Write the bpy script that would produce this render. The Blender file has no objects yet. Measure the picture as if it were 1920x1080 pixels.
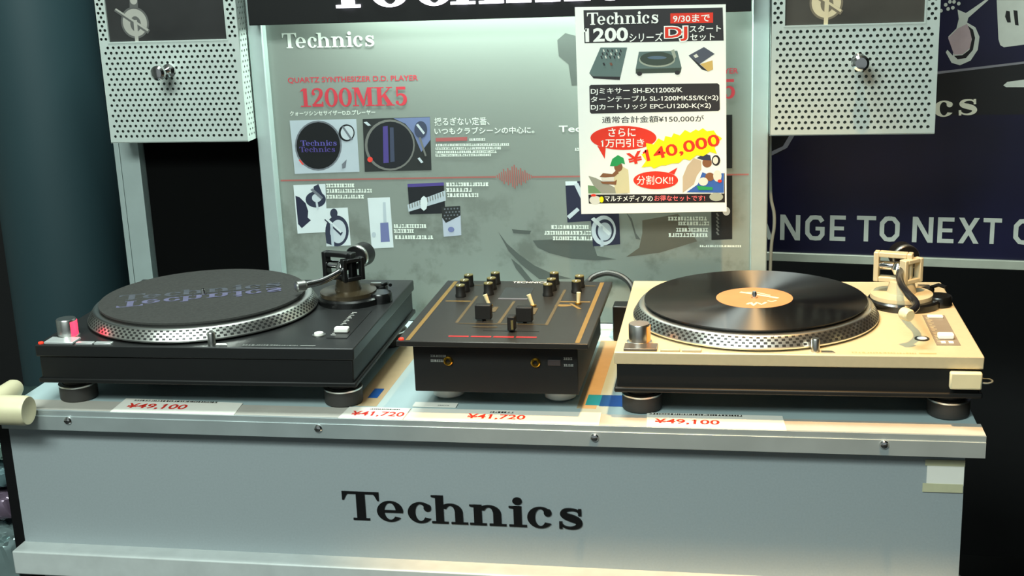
import bpy, bmesh, math, random
from mathutils import Vector, Matrix
random.seed(7)
S = bpy.context.scene
COL = S.collection
Z0 = 0.80                      # height of the counter top above the floor
PI = math.pi

# ------------------------------------------------------------------ camera, world, lights, exposure
S.view_settings.view_transform = 'Standard'
S.view_settings.look = 'None'
S.view_settings.gamma = 1.0
S.view_settings.use_curve_mapping = False
S.view_settings.exposure = 0.0

def make_camera():
    c = bpy.data.cameras.new('camera'); o = bpy.data.objects.new('camera', c); COL.objects.link(o)
    c.sensor_width = 36.0; c.lens = 36.0 * 2448.2 / 1920.0
    c.clip_start = 0.05; c.clip_end = 60
    yaw, pitch, roll = 0.1847, 0.2639, -0.0398
    fw = Vector((-math.sin(yaw)*math.cos(pitch), math.cos(yaw)*math.cos(pitch), -math.sin(pitch)))
    r = fw.cross(Vector((0, 0, 1))).normalized(); u = r.cross(fw)
    r2 = math.cos(roll)*r + math.sin(roll)*u; u2 = -math.sin(roll)*r + math.cos(roll)*u
    m = Matrix((r2, u2, -fw)).transposed().to_4x4()
    m.translation = Vector((0.3241, -1.5587, 0.6107 + Z0))
    o.matrix_world = m
    S.camera = o
make_camera()

w = bpy.data.worlds.new('world'); S.world = w; w.use_nodes = True
bg = w.node_tree.nodes['Background']; bg.inputs[0].default_value = (0.72, 0.82, 0.82, 1); bg.inputs[1].default_value = 0.30

def area(name, loc, target, sx, sy, power, col):
    l = bpy.data.lights.new(name, 'AREA'); l.shape = 'RECTANGLE'; l.size = sx; l.size_y = sy; l.energy = power; l.color = col
    o = bpy.data.objects.new(name, l); COL.objects.link(o); o.location = loc
    o.rotation_euler = (Vector(target) - Vector(loc)).to_track_quat('-Z', 'Y').to_euler()
    return o
COOL = (0.86, 1.0, 0.94)
area('fluorescent_tube_light', (-0.55, -1.85, 2.60), (-0.45, 0.0, 0.85), 1.2, 0.35, 54, COOL)
area('added_overhead_fill', (-0.30, 0.14, 2.65), (-0.30, 0.14, 0), 0.6, 0.25, 36, COOL)  # added overhead fill for the pillar's right side and the tops
area('aisle_tube_light', (-0.2, -2.4, 2.6), (-0.1, -0.3, 0.7), 2.4, 0.3, 20, COOL)
area('board_strip_light', (-0.03, 0.424, Z0 + 0.600), (-0.03, 0.480, Z0 + 0.53), 0.52, 0.02, 9.0, (0.80, 1.0, 0.90))
def spot(name, loc, target, power, col, ang, blend, size):
    l = bpy.data.lights.new(name, 'SPOT'); l.energy = power; l.color = col; l.spot_size = math.radians(ang); l.spot_blend = blend; l.shadow_soft_size = size
    o = bpy.data.objects.new(name, l); COL.objects.link(o); o.location = loc
    o.rotation_euler = (Vector(target) - Vector(loc)).to_track_quat('-Z', 'Y').to_euler()
spot('warm_spotlight', (0.38, -0.24, 2.45), (0.33, 0.08, Z0), 195, (1.0, 0.60, 0.24), 36, 0.6, 0.03)

# ------------------------------------------------------------------ materials
def lin(c):
    return tuple(((v/255)/12.92 if v/255 <= 0.04045 else ((v/255+0.055)/1.055)**2.4) for v in c) + (1,)
MATS = {}
def mat(name, rgb, rough=0.5, metal=0.0, spec=0.5, var=0.06, scale=40, emit=None, estr=0.0, aniso=0.0, bump=0.0, coat=0.0):
    if name in MATS: return MATS[name]
    m = bpy.data.materials.new(name); m.use_nodes = True; nt = m.node_tree; b = nt.nodes['Principled BSDF']
    c = lin(rgb)
    b.inputs['Roughness'].default_value = rough; b.inputs['Metallic'].default_value = metal
    b.inputs['Specular IOR Level'].default_value = spec
    if coat: b.inputs['Coat Weight'].default_value = coat; b.inputs['Coat Roughness'].default_value = 0.08
    tc = nt.nodes.new('ShaderNodeTexCoord'); nz = nt.nodes.new('ShaderNodeTexNoise'); nz.inputs['Scale'].default_value = scale; nz.inputs['Detail'].default_value = 4
    nt.links.new(tc.outputs['Object'], nz.inputs['Vector'])
    if var > 0:
        rp = nt.nodes.new('ShaderNodeValToRGB')
        rp.color_ramp.elements[0].position = 0.3; rp.color_ramp.elements[1].position = 0.7
        rp.color_ramp.elements[0].color = tuple(v*(1-var) for v in c[:3]) + (1,)
        rp.color_ramp.elements[1].color = tuple(min(1, v*(1+var)) for v in c[:3]) + (1,)
        nt.links.new(nz.outputs['Fac'], rp.inputs['Fac']); nt.links.new(rp.outputs['Color'], b.inputs['Base Color'])
    else:
        b.inputs['Base Color'].default_value = c
    if bump:
        bp = nt.nodes.new('ShaderNodeBump'); bp.inputs['Strength'].default_value = bump; bp.inputs['Distance'].default_value = 0.002
        nt.links.new(nz.outputs['Fac'], bp.inputs['Height']); nt.links.new(bp.outputs['Normal'], b.inputs['Normal'])
    if aniso:
        b.inputs['Anisotropic'].default_value = aniso; b.inputs['Anisotropic Rotation'].default_value = 0.25
        tg = nt.nodes.new('ShaderNodeTangent'); tg.direction_type = 'RADIAL'; tg.axis = 'Z'
        nt.links.new(tg.outputs['Tangent'], b.inputs['Tangent'])
    if emit:
        b.inputs['Emission Color'].default_value = lin(emit); b.inputs['Emission Strength'].default_value = estr
    MATS[name] = m
    return m

# ------------------------------------------------------------------ mesh builder
class MB:
    def __init__(s): s.v = []; s.f = []; s.m = []; s.mats = []
    def mi(s, m):
        if m not in s.mats: s.mats.append(m)
        return s.mats.index(m)
    def add(s, vs, fs, m):
        n = len(s.v); s.v += [tuple(v) for v in vs]; k = s.mi(m)
        for f in fs: s.f.append(tuple(i+n for i in f)); s.m.append(k)
        return s
    def box(s, x0, x1, y0, y1, z0, z1, m, M=None):
        vs = [Vector((x, y, z)) for z in (z0, z1) for y in (y0, y1) for x in (x0, x1)]
        if M is not None: vs = [M @ v for v in vs]
        return s.add(vs, [(0,2,3,1),(4,5,7,6),(0,1,5,4),(2,6,7,3),(0,4,6,2),(1,3,7,5)], m)
    def lathe(s, prof, m, c=(0,0,0), seg=48, axis='Z', M=None, cap=True):
        vs = []; fs = []
        for r, h in prof:
            for i in range(seg):
                a = 2*PI*i/seg; p = Vector((r*math.cos(a), r*math.sin(a), h))
                if axis == 'Y': p = Vector((p.x, h, p.y))
                if axis == 'X': p = Vector((h, p.x, p.y))
                if M is not None: p = M @ p
                vs.append(p + Vector(c))
        n = len(prof)
        for j in range(n-1):
            for i in range(seg):
                k = (i+1) % seg; fs.append((j*seg+i, j*seg+k, (j+1)*seg+k, (j+1)*seg+i))
        if cap: fs.append(tuple(range(seg))[::-1]); fs.append(tuple(range((n-1)*seg, n*seg)))
        return s.add(vs, fs, m)
    def cyl(s, x, y, z0, z1, r, m, seg=32, b=0.0):
        pr = [(r, z0), (r, z1)] if not b else [(r-b, z0), (r, z0+b), (r, z1-b), (r-b, z1)]
        return s.lathe(pr, m, (x, y, 0), seg)
    def tube(s, pts, r, m, seg=12):
        P = [Vector(p) for p in pts]; vs = []; fs = []; n = len(P)
        up = Vector((0, 0, 1))
        for i, p in enumerate(P):
            t = (P[min(i+1, n-1)] - P[max(i-1, 0)]).normalized()
            a = t.cross(up if abs(t.z) < .95 else Vector((1, 0, 0))).normalized(); b = t.cross(a)
            rr = r[i] if isinstance(r, (list, tuple)) else r
            for k in range(seg): vs.append(p + rr*(math.cos(2*PI*k/seg)*a + math.sin(2*PI*k/seg)*b))
        for i in range(n-1):
            for k in range(seg):
                j = (k+1) % seg; fs.append((i*seg+k, i*seg+j, (i+1)*seg+j, (i+1)*seg+k))
        fs.append(tuple(range(seg))); fs.append(tuple(range((n-1)*seg, n*seg))[::-1])
        return s.add(vs, fs, m)
    def prism(s, pts, z0, z1, m, T=lambda x, y, z: (x, y, z)):
        n = len(pts); vs = [T(x, y, z0) for x, y in pts] + [T(x, y, z1) for x, y in pts]
        fs = [tuple(range(n))[::-1], tuple(range(n, 2*n))] + [(i, (i+1) % n, n+(i+1) % n, n+i) for i in range(n)]
        return s.add(vs, fs, m)
    def build(s, name, parent=None, smooth=True, bevel=0.0, seg=2, loc=(0,0,0), rot=(0,0,0), fix=True, ang=35):
        me = bpy.data.meshes.new(name); me.from_pydata(s.v, [], s.f)
        for m in s.mats: me.materials.append(m)
        me.polygons.foreach_set('material_index', s.m)
        if fix:
            b = bmesh.new(); b.from_mesh(me); bmesh.ops.recalc_face_normals(b, faces=b.faces); b.to_mesh(me); b.free()
        if smooth:
            me.shade_smooth(); me.set_sharp_from_angle(angle=math.radians(ang))
        me.update()
        o = bpy.data.objects.new(name, me); COL.objects.link(o); o.location = loc; o.rotation_euler = rot
        if parent is not None: o.parent = parent
        if bevel:
            md = o.modifiers.new('bevel', 'BEVEL'); md.width = bevel; md.segments = seg; md.limit_method = 'ANGLE'; md.angle_limit = math.radians(40)
        return o

def tag(o, label, cat, group=None, kind=None):
    o['label'] = label; o['category'] = cat
    if group: o['group'] = group
    if kind: o['kind'] = kind
    return o
def empty(name, loc, rz=0.0):
    o = bpy.data.objects.new(name, None); COL.objects.link(o); o.location = (loc[0], loc[1], loc[2] + Z0); o.rotation_euler = (0, 0, rz); o.empty_display_size = 0.05
    return o
def structure(o, label, cat):
    o['kind'] = 'structure'; o['label'] = label; o['category'] = cat; return o

def catmull(P, n=8):
    P = [Vector(p) for p in P]; out = []
    for i in range(len(P)-1):
        p0 = P[max(i-1, 0)]; p1 = P[i]; p2 = P[i+1]; p3 = P[min(i+2, len(P)-1)]
        for k in range(n):
            t = k/n
            out.append(0.5*((2*p1) + (p2-p0)*t + (2*p0-5*p1+4*p2-p3)*t*t + (3*p1-p0-3*p2+p3)*t**3))
    out.append(P[-1]); return out

# ------------------------------------------------------------------ lettering (2-D polygons)
def ring(cx, cy, rx, ry, ix, iy, a0, a1, n=26):
    out = []
    for i in range(n):
        q = []
        for a, (px, py) in ((i, (rx, ry)), (i+1, (rx, ry)), (i+1, (ix, iy)), (i, (ix, iy))):
            t = math.radians(a0 + (a1-a0)*a/n); q.append((cx+px*math.cos(t), cy+py*math.sin(t)))
        out.append(q)
    return out
def disc(cx, cy, rx, ry=None, n=20):
    ry = rx if ry is None else ry
    return [(cx+rx*math.cos(2*PI*i/n), cy+ry*math.sin(2*PI*i/n)) for i in range(n)]
def rect(x0, y0, x1, y1): return [(x0, y0), (x1, y0), (x1, y1), (x0, y1)]
def brush(pts, ws, smooth=4, miter=False):
    P = [Vector((x, y, w)) for (x, y), w in zip(pts, ws if isinstance(ws, (list, tuple)) else [ws]*len(pts))]
    if smooth: P = catmull(P, smooth)
    L = []; R = []; n = len(P)
    for i, p in enumerate(P):
        t = (P[min(i+1, n-1)] - P[max(i-1, 0)]); t = Vector((t.x, t.y)).normalized(); k = p.z/2
        if miter and 0 < i < n-1:
            d1 = Vector((P[i].x-P[i-1].x, P[i].y-P[i-1].y)).normalized()
            k = k/max(.5, abs(Vector((-t.y, t.x)).dot(Vector((-d1.y, d1.x)))))
        L.append((p.x - t.y*k, p.y + t.x*k)); R.append((p.x + t.y*k, p.y - t.x*k))
    return [[L[i], L[i+1], R[i+1], R[i]] for i in range(n-1)]
def g_c(): return ring(.42, .35, .42, .365, .17, .30, 42, 325) + [disc(.66, .52, .125)]
def g_arch(h):
    return [rect(.14, 0, .40, h), [(0, h), (.40, h), (.40, h-.1), (.14, h-.08), (0, h-.05)], rect(0, 0, .55, .065)] + \
        ring(.62, .40, .41, .305, .15, .235, 0, 150, 16) + [rect(.77, 0, 1.03, .41), rect(.64, 0, 1.19, .065)]
GLYPH = {
 'T': (1.24, [rect(0, .92, 1.24, 1), [(0, 1), (0, .70), (.06, .70), (.14, .86), (.2, .93)], [(1.24, 1), (1.24, .70), (1.18, .70), (1.10, .86), (1.04, .93)], rect(.47, 0, .77, .95), rect(.34, 0, .90, .07)]),
 'e': (.88, ring(.44, .35, .44, .365, .19, .30, 0, 322) + [rect(.2, .31, .87, .39)]),
 'c': (.85, g_c()), 'h': (1.23, g_arch(.97)), 'n': (1.19, g_arch(.70)),
 'i': (.58, [rect(.15, 0, .41, .70), [(0, .70), (.41, .70), (.41, .60), (.15, .62), (0, .65)], rect(0, 0, .57, .065), disc(.28, .885, .155, .125)]),
 's': (.79, brush([(.68, .52), (.58, .635), (.40, .665), (.22, .63), (.15, .52), (.24, .43), (.42, .37), (.60, .29), (.66, .18), (.56, .07), (.37, .03), (.17, .08), (.06, .22)], [.05, .07, .08, .13, .2, .22, .24, .22, .2, .13, .08, .07, .05]) + [rect(.63, .46, .73, .69), rect(.02, 0, .12, .24)]),
 '1': (.66, [rect(.22, 0, .44, 1), [(.03, .84), (.22, 1), (.3, 1), (.3, .86)], rect(.04, 0, .63, .07)]),
 '2': (.76, brush([(.1, .70), (.16, .9), (.36, .96), (.55, .88), (.58, .70), (.48, .50), (.28, .28), (.12, .1)], [.13, .1, .09, .17, .2, .18, .12, .1]) + [rect(.05, 0, .66, .16), rect(.6, 0, .68, .27), disc(.15, .7, .09)]),
 '0': (.80, ring(.39, .49, .37, .515, .165, .43, 0, 360, 36)),
 'M': (1.26, [rect(.12, 0, .21, 1), rect(.85, 0, 1.09, 1), rect(0, 0, .34, .06), rect(.72, 0, 1.23, .06), rect(0, .94, .34, 1), rect(.86, .94, 1.23, 1), [(.12, 1), (.38, 1), (.70, .12), (.56, 0)], [(.54, 0), (.62, 0), (.93, .98), (.85, .98)]]),
 'K': (1.12, [rect(.14, 0, .38, 1), rect(0, 0, .52, .06), rect(0, .94, .52, 1), [(.36, .38), (.36, .5), (.82, .97), (.90, .97)], [(.44, .52), (.60, .66), (1.0, .04), (.72, .04)], rect(.60, 0, 1.1, .06), rect(.66, .94, 1.0, 1)]),
 '5': (.74, [rect(.12, .85, .62, 1), rect(.10, .48, .19, 1)] + brush([(.14, .54), (.34, .60), (.53, .5), (.58, .32), (.5, .12), (.3, .035), (.1, .12)], [.08, .1, .17, .2, .18, .09, .1]) + [disc(.13, .17, .09)]),
}
LOGO_X = (0, 1.15, 2.18, 2.97, 4.22, 5.50, 6.09, 7.09)
def logo_polys():
    return [[(x+dx, y) for x, y in p] for ch, dx in zip('Technics', LOGO_X) for p in GLYPH[ch][1]], 7.88
def serif_polys(s):
    out = []; dx = 0
    for ch in s:
        w, ps = GLYPH[ch]; out += [[(x+dx, y) for x, y in p] for p in ps]; dx += w
    return out, dx
W_ = .17
SIGN = {'N': [rect(0, 0, W_, 1), rect(.60, 0, .77, 1), [(0, 1), (.19, 1), (.77, 0), (.58, 0)]],
 'A': [[(0, 0), (.18, 0), (.47, 1), (.33, 1)], [(.80, 0), (.62, 0), (.33, 1), (.47, 1)], rect(.18, .2, .62, .36)],
 'G': brush([(.66, .75), (.55, .90), (.40, .915), (.24, .90), (.09, .72), (.085, .5), (.09, .28), (.24, .10), (.40, .085), (.55, .10), (.665, .25), (.665, .46)], W_, 0, True) + [rect(.40, .40, .75, .55)],
 'E': [rect(0, 0, W_, 1), rect(0, .84, .60, 1), rect(0, .42, .54, .57), rect(0, 0, .60, .16)],
 'T': [rect(.28, 0, .45, 1), rect(0, .84, .73, 1)],
 'O': brush([(.375, .915), (.24, .90), (.09, .72), (.085, .5), (.09, .28), (.24, .10), (.375, .085), (.51, .10), (.66, .28), (.665, .5), (.66, .72), (.51, .90), (.375, .915)], W_, 0, True),
 'X': [[(0, 0), (.19, 0), (.74, 1), (.55, 1)], [(.55, 0), (.74, 0), (.19, 1), (0, 1)]]}
TXT = {}
def text_polys(s, off=0.0):
    """outline text as (verts, faces, w, h0, h1), 2-D"""
    if (s, off) in TXT: return TXT[(s, off)]
    c = bpy.data.curves.new('lettering', 'FONT'); c.body = s; c.size = 1.0; c.offset = off; c.resolution_u = 3
    o = bpy.data.objects.new('lettering', c); COL.objects.link(o); bpy.context.view_layer.update()
    me = bpy.data.meshes.new_from_object(o.evaluated_get(bpy.context.evaluated_depsgraph_get()))
    V = [(v.co.x, v.co.y) for v in me.vertices]; F = [tuple(p.vertices) for p in me.polygons]
    bpy.data.objects.remove(o); bpy.data.curves.remove(c); bpy.data.meshes.remove(me)
    x0 = min(v[0] for v in V); x1 = max(v[0] for v in V); y0 = min(v[1] for v in V); y1 = max(v[1] for v in V)
    TXT[(s, off)] = ([(x-x0, y-y0) for x, y in V], F, x1-x0, y1-y0, y0)
    return TXT[(s, off)]

class Print:
    """printing on a flat sheet: T maps (x, y, lift) to a point; each named part becomes one mesh"""
    def __init__(s, T, step=0.00005): s.T = T; s.parts = {}; s.n = {}; s.step = step
    def mb(s, part):
        if part not in s.parts: s.parts[part] = MB(); s.n[part] = 0.0001 + 0.00001*len(s.n)
        s.n[part] += s.step
        return s.parts[part], s.n[part]
    def poly(s, part, pts, m):
        b, h = s.mb(part); b.add([s.T(x, y, h) for x, y in pts], [tuple(range(len(pts)))], m)
    def polys(s, part, ps, m, f=lambda x, y: (x, y)):
        b, h = s.mb(part)
        for i, p in enumerate(ps): b.add([s.T(*f(x, y), h + 4e-6*i) for x, y in p], [tuple(range(len(p)))], m)
    def text(s, part, t, x, y, w, h, m, off=0.012, rot=0.0, keep=None):
        V, F, tw, th, y0 = text_polys(t, off); b, k = s.mb(part); ca, sa = math.cos(rot), math.sin(rot)
        V = list(V); F = list(F)
        _, _, w1, h1, b1 = text_polys('1', off)
        for i, ch in enumerate(t):                              # the slanting flag of each figure one
            if ch != '1': continue
            l = text_polys(t[:i+1], off)[2] - w1*.6; top = b1 - y0 + h1; n = len(V)
            V += [(l, top), (l - w1*.4 - .13*h1, top - .17*h1), (l - w1*.4 - .13*h1, top - .31*h1), (l, top - .20*h1)]; F.append((n, n+1, n+2, n+3))
        q = [(vx*w/tw, vy*h/th) for vx, vy in V]
        b.add([s.T(x + ca*a - sa*c, y + sa*a + ca*c, k) for a, c in q], F, m)
    def glyphs(s, part, ps, tw, x, y, w, h, m, rot=0.0, flip=False):
        ca, sa = math.cos(rot), math.sin(rot)
        def f(a, c):
            a = a*w/tw; c = (1-c if flip else c)*h
            return (x + ca*a - sa*c, y + sa*a + ca*c)
        s.polys(part, ps, m, f)
    def items(s, L, M):
        for it in L:
            k = it[0]; part = it[1]
            if k == 'p': s.poly(part, it[3], M[it[2]])
            elif k == 'g':                                       # a line too small to read: short marks
                _, _, c, x, y, w, h = it; r = random.Random(int((x+y)*1e5)); cx = x; ps = []
                while cx < x + w:
                    cw = h*r.uniform(.5, 1.0)
                    ps += [rect(cx, y, cx+cw*.8, y+h*.28), rect(cx+cw*r.uniform(0, .5), y, cx+cw*r.uniform(.55, .8), y+h)]
                    if r.random() < .6: ps.append(rect(cx, y+h*.72, cx+cw*.8, y+h))
                    cx += cw
                s.polys(part, ps, M[c])
            elif k == 't':
                _, _, c, t, x, y, w, h = it
                if c.startswith('LOGO'):
                    ps, tw = logo_polys(); col = c.split(':')[1] if ':' in c else 'bd_white'; s.glyphs(part, ps, tw, x, y, w, h, M[col])
                elif c.startswith('SER:'):
                    ps, tw = serif_polys(t); s.glyphs(part, ps, tw, x, y, w, h, M[c[4:]])
                elif c.startswith('OUT:'):
                    s.text(part, t, x-.0015, y-.0015, w+.003, h+.003, M['po_white'], .075); s.text(part, t, x, y, w, h, M[c[4:]], .02)
                else: s.text(part, t, x, y, w, h, M[c], .03 if t in ('1200',) else .004 if any(k in t for k in '定金分') else .012)
            elif k == 'r':
                _, _, c, t, x, y, x2, y2, h = it; a = math.atan2(y2-y, x2-x)
                s.text(part, t, x, y, math.hypot(x2-x, y2-y), h, M[c], .02, a)
    def build(s, parent):
        return [b.build(n, parent, smooth=False, fix=False) for n, b in s.parts.items()]
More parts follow.
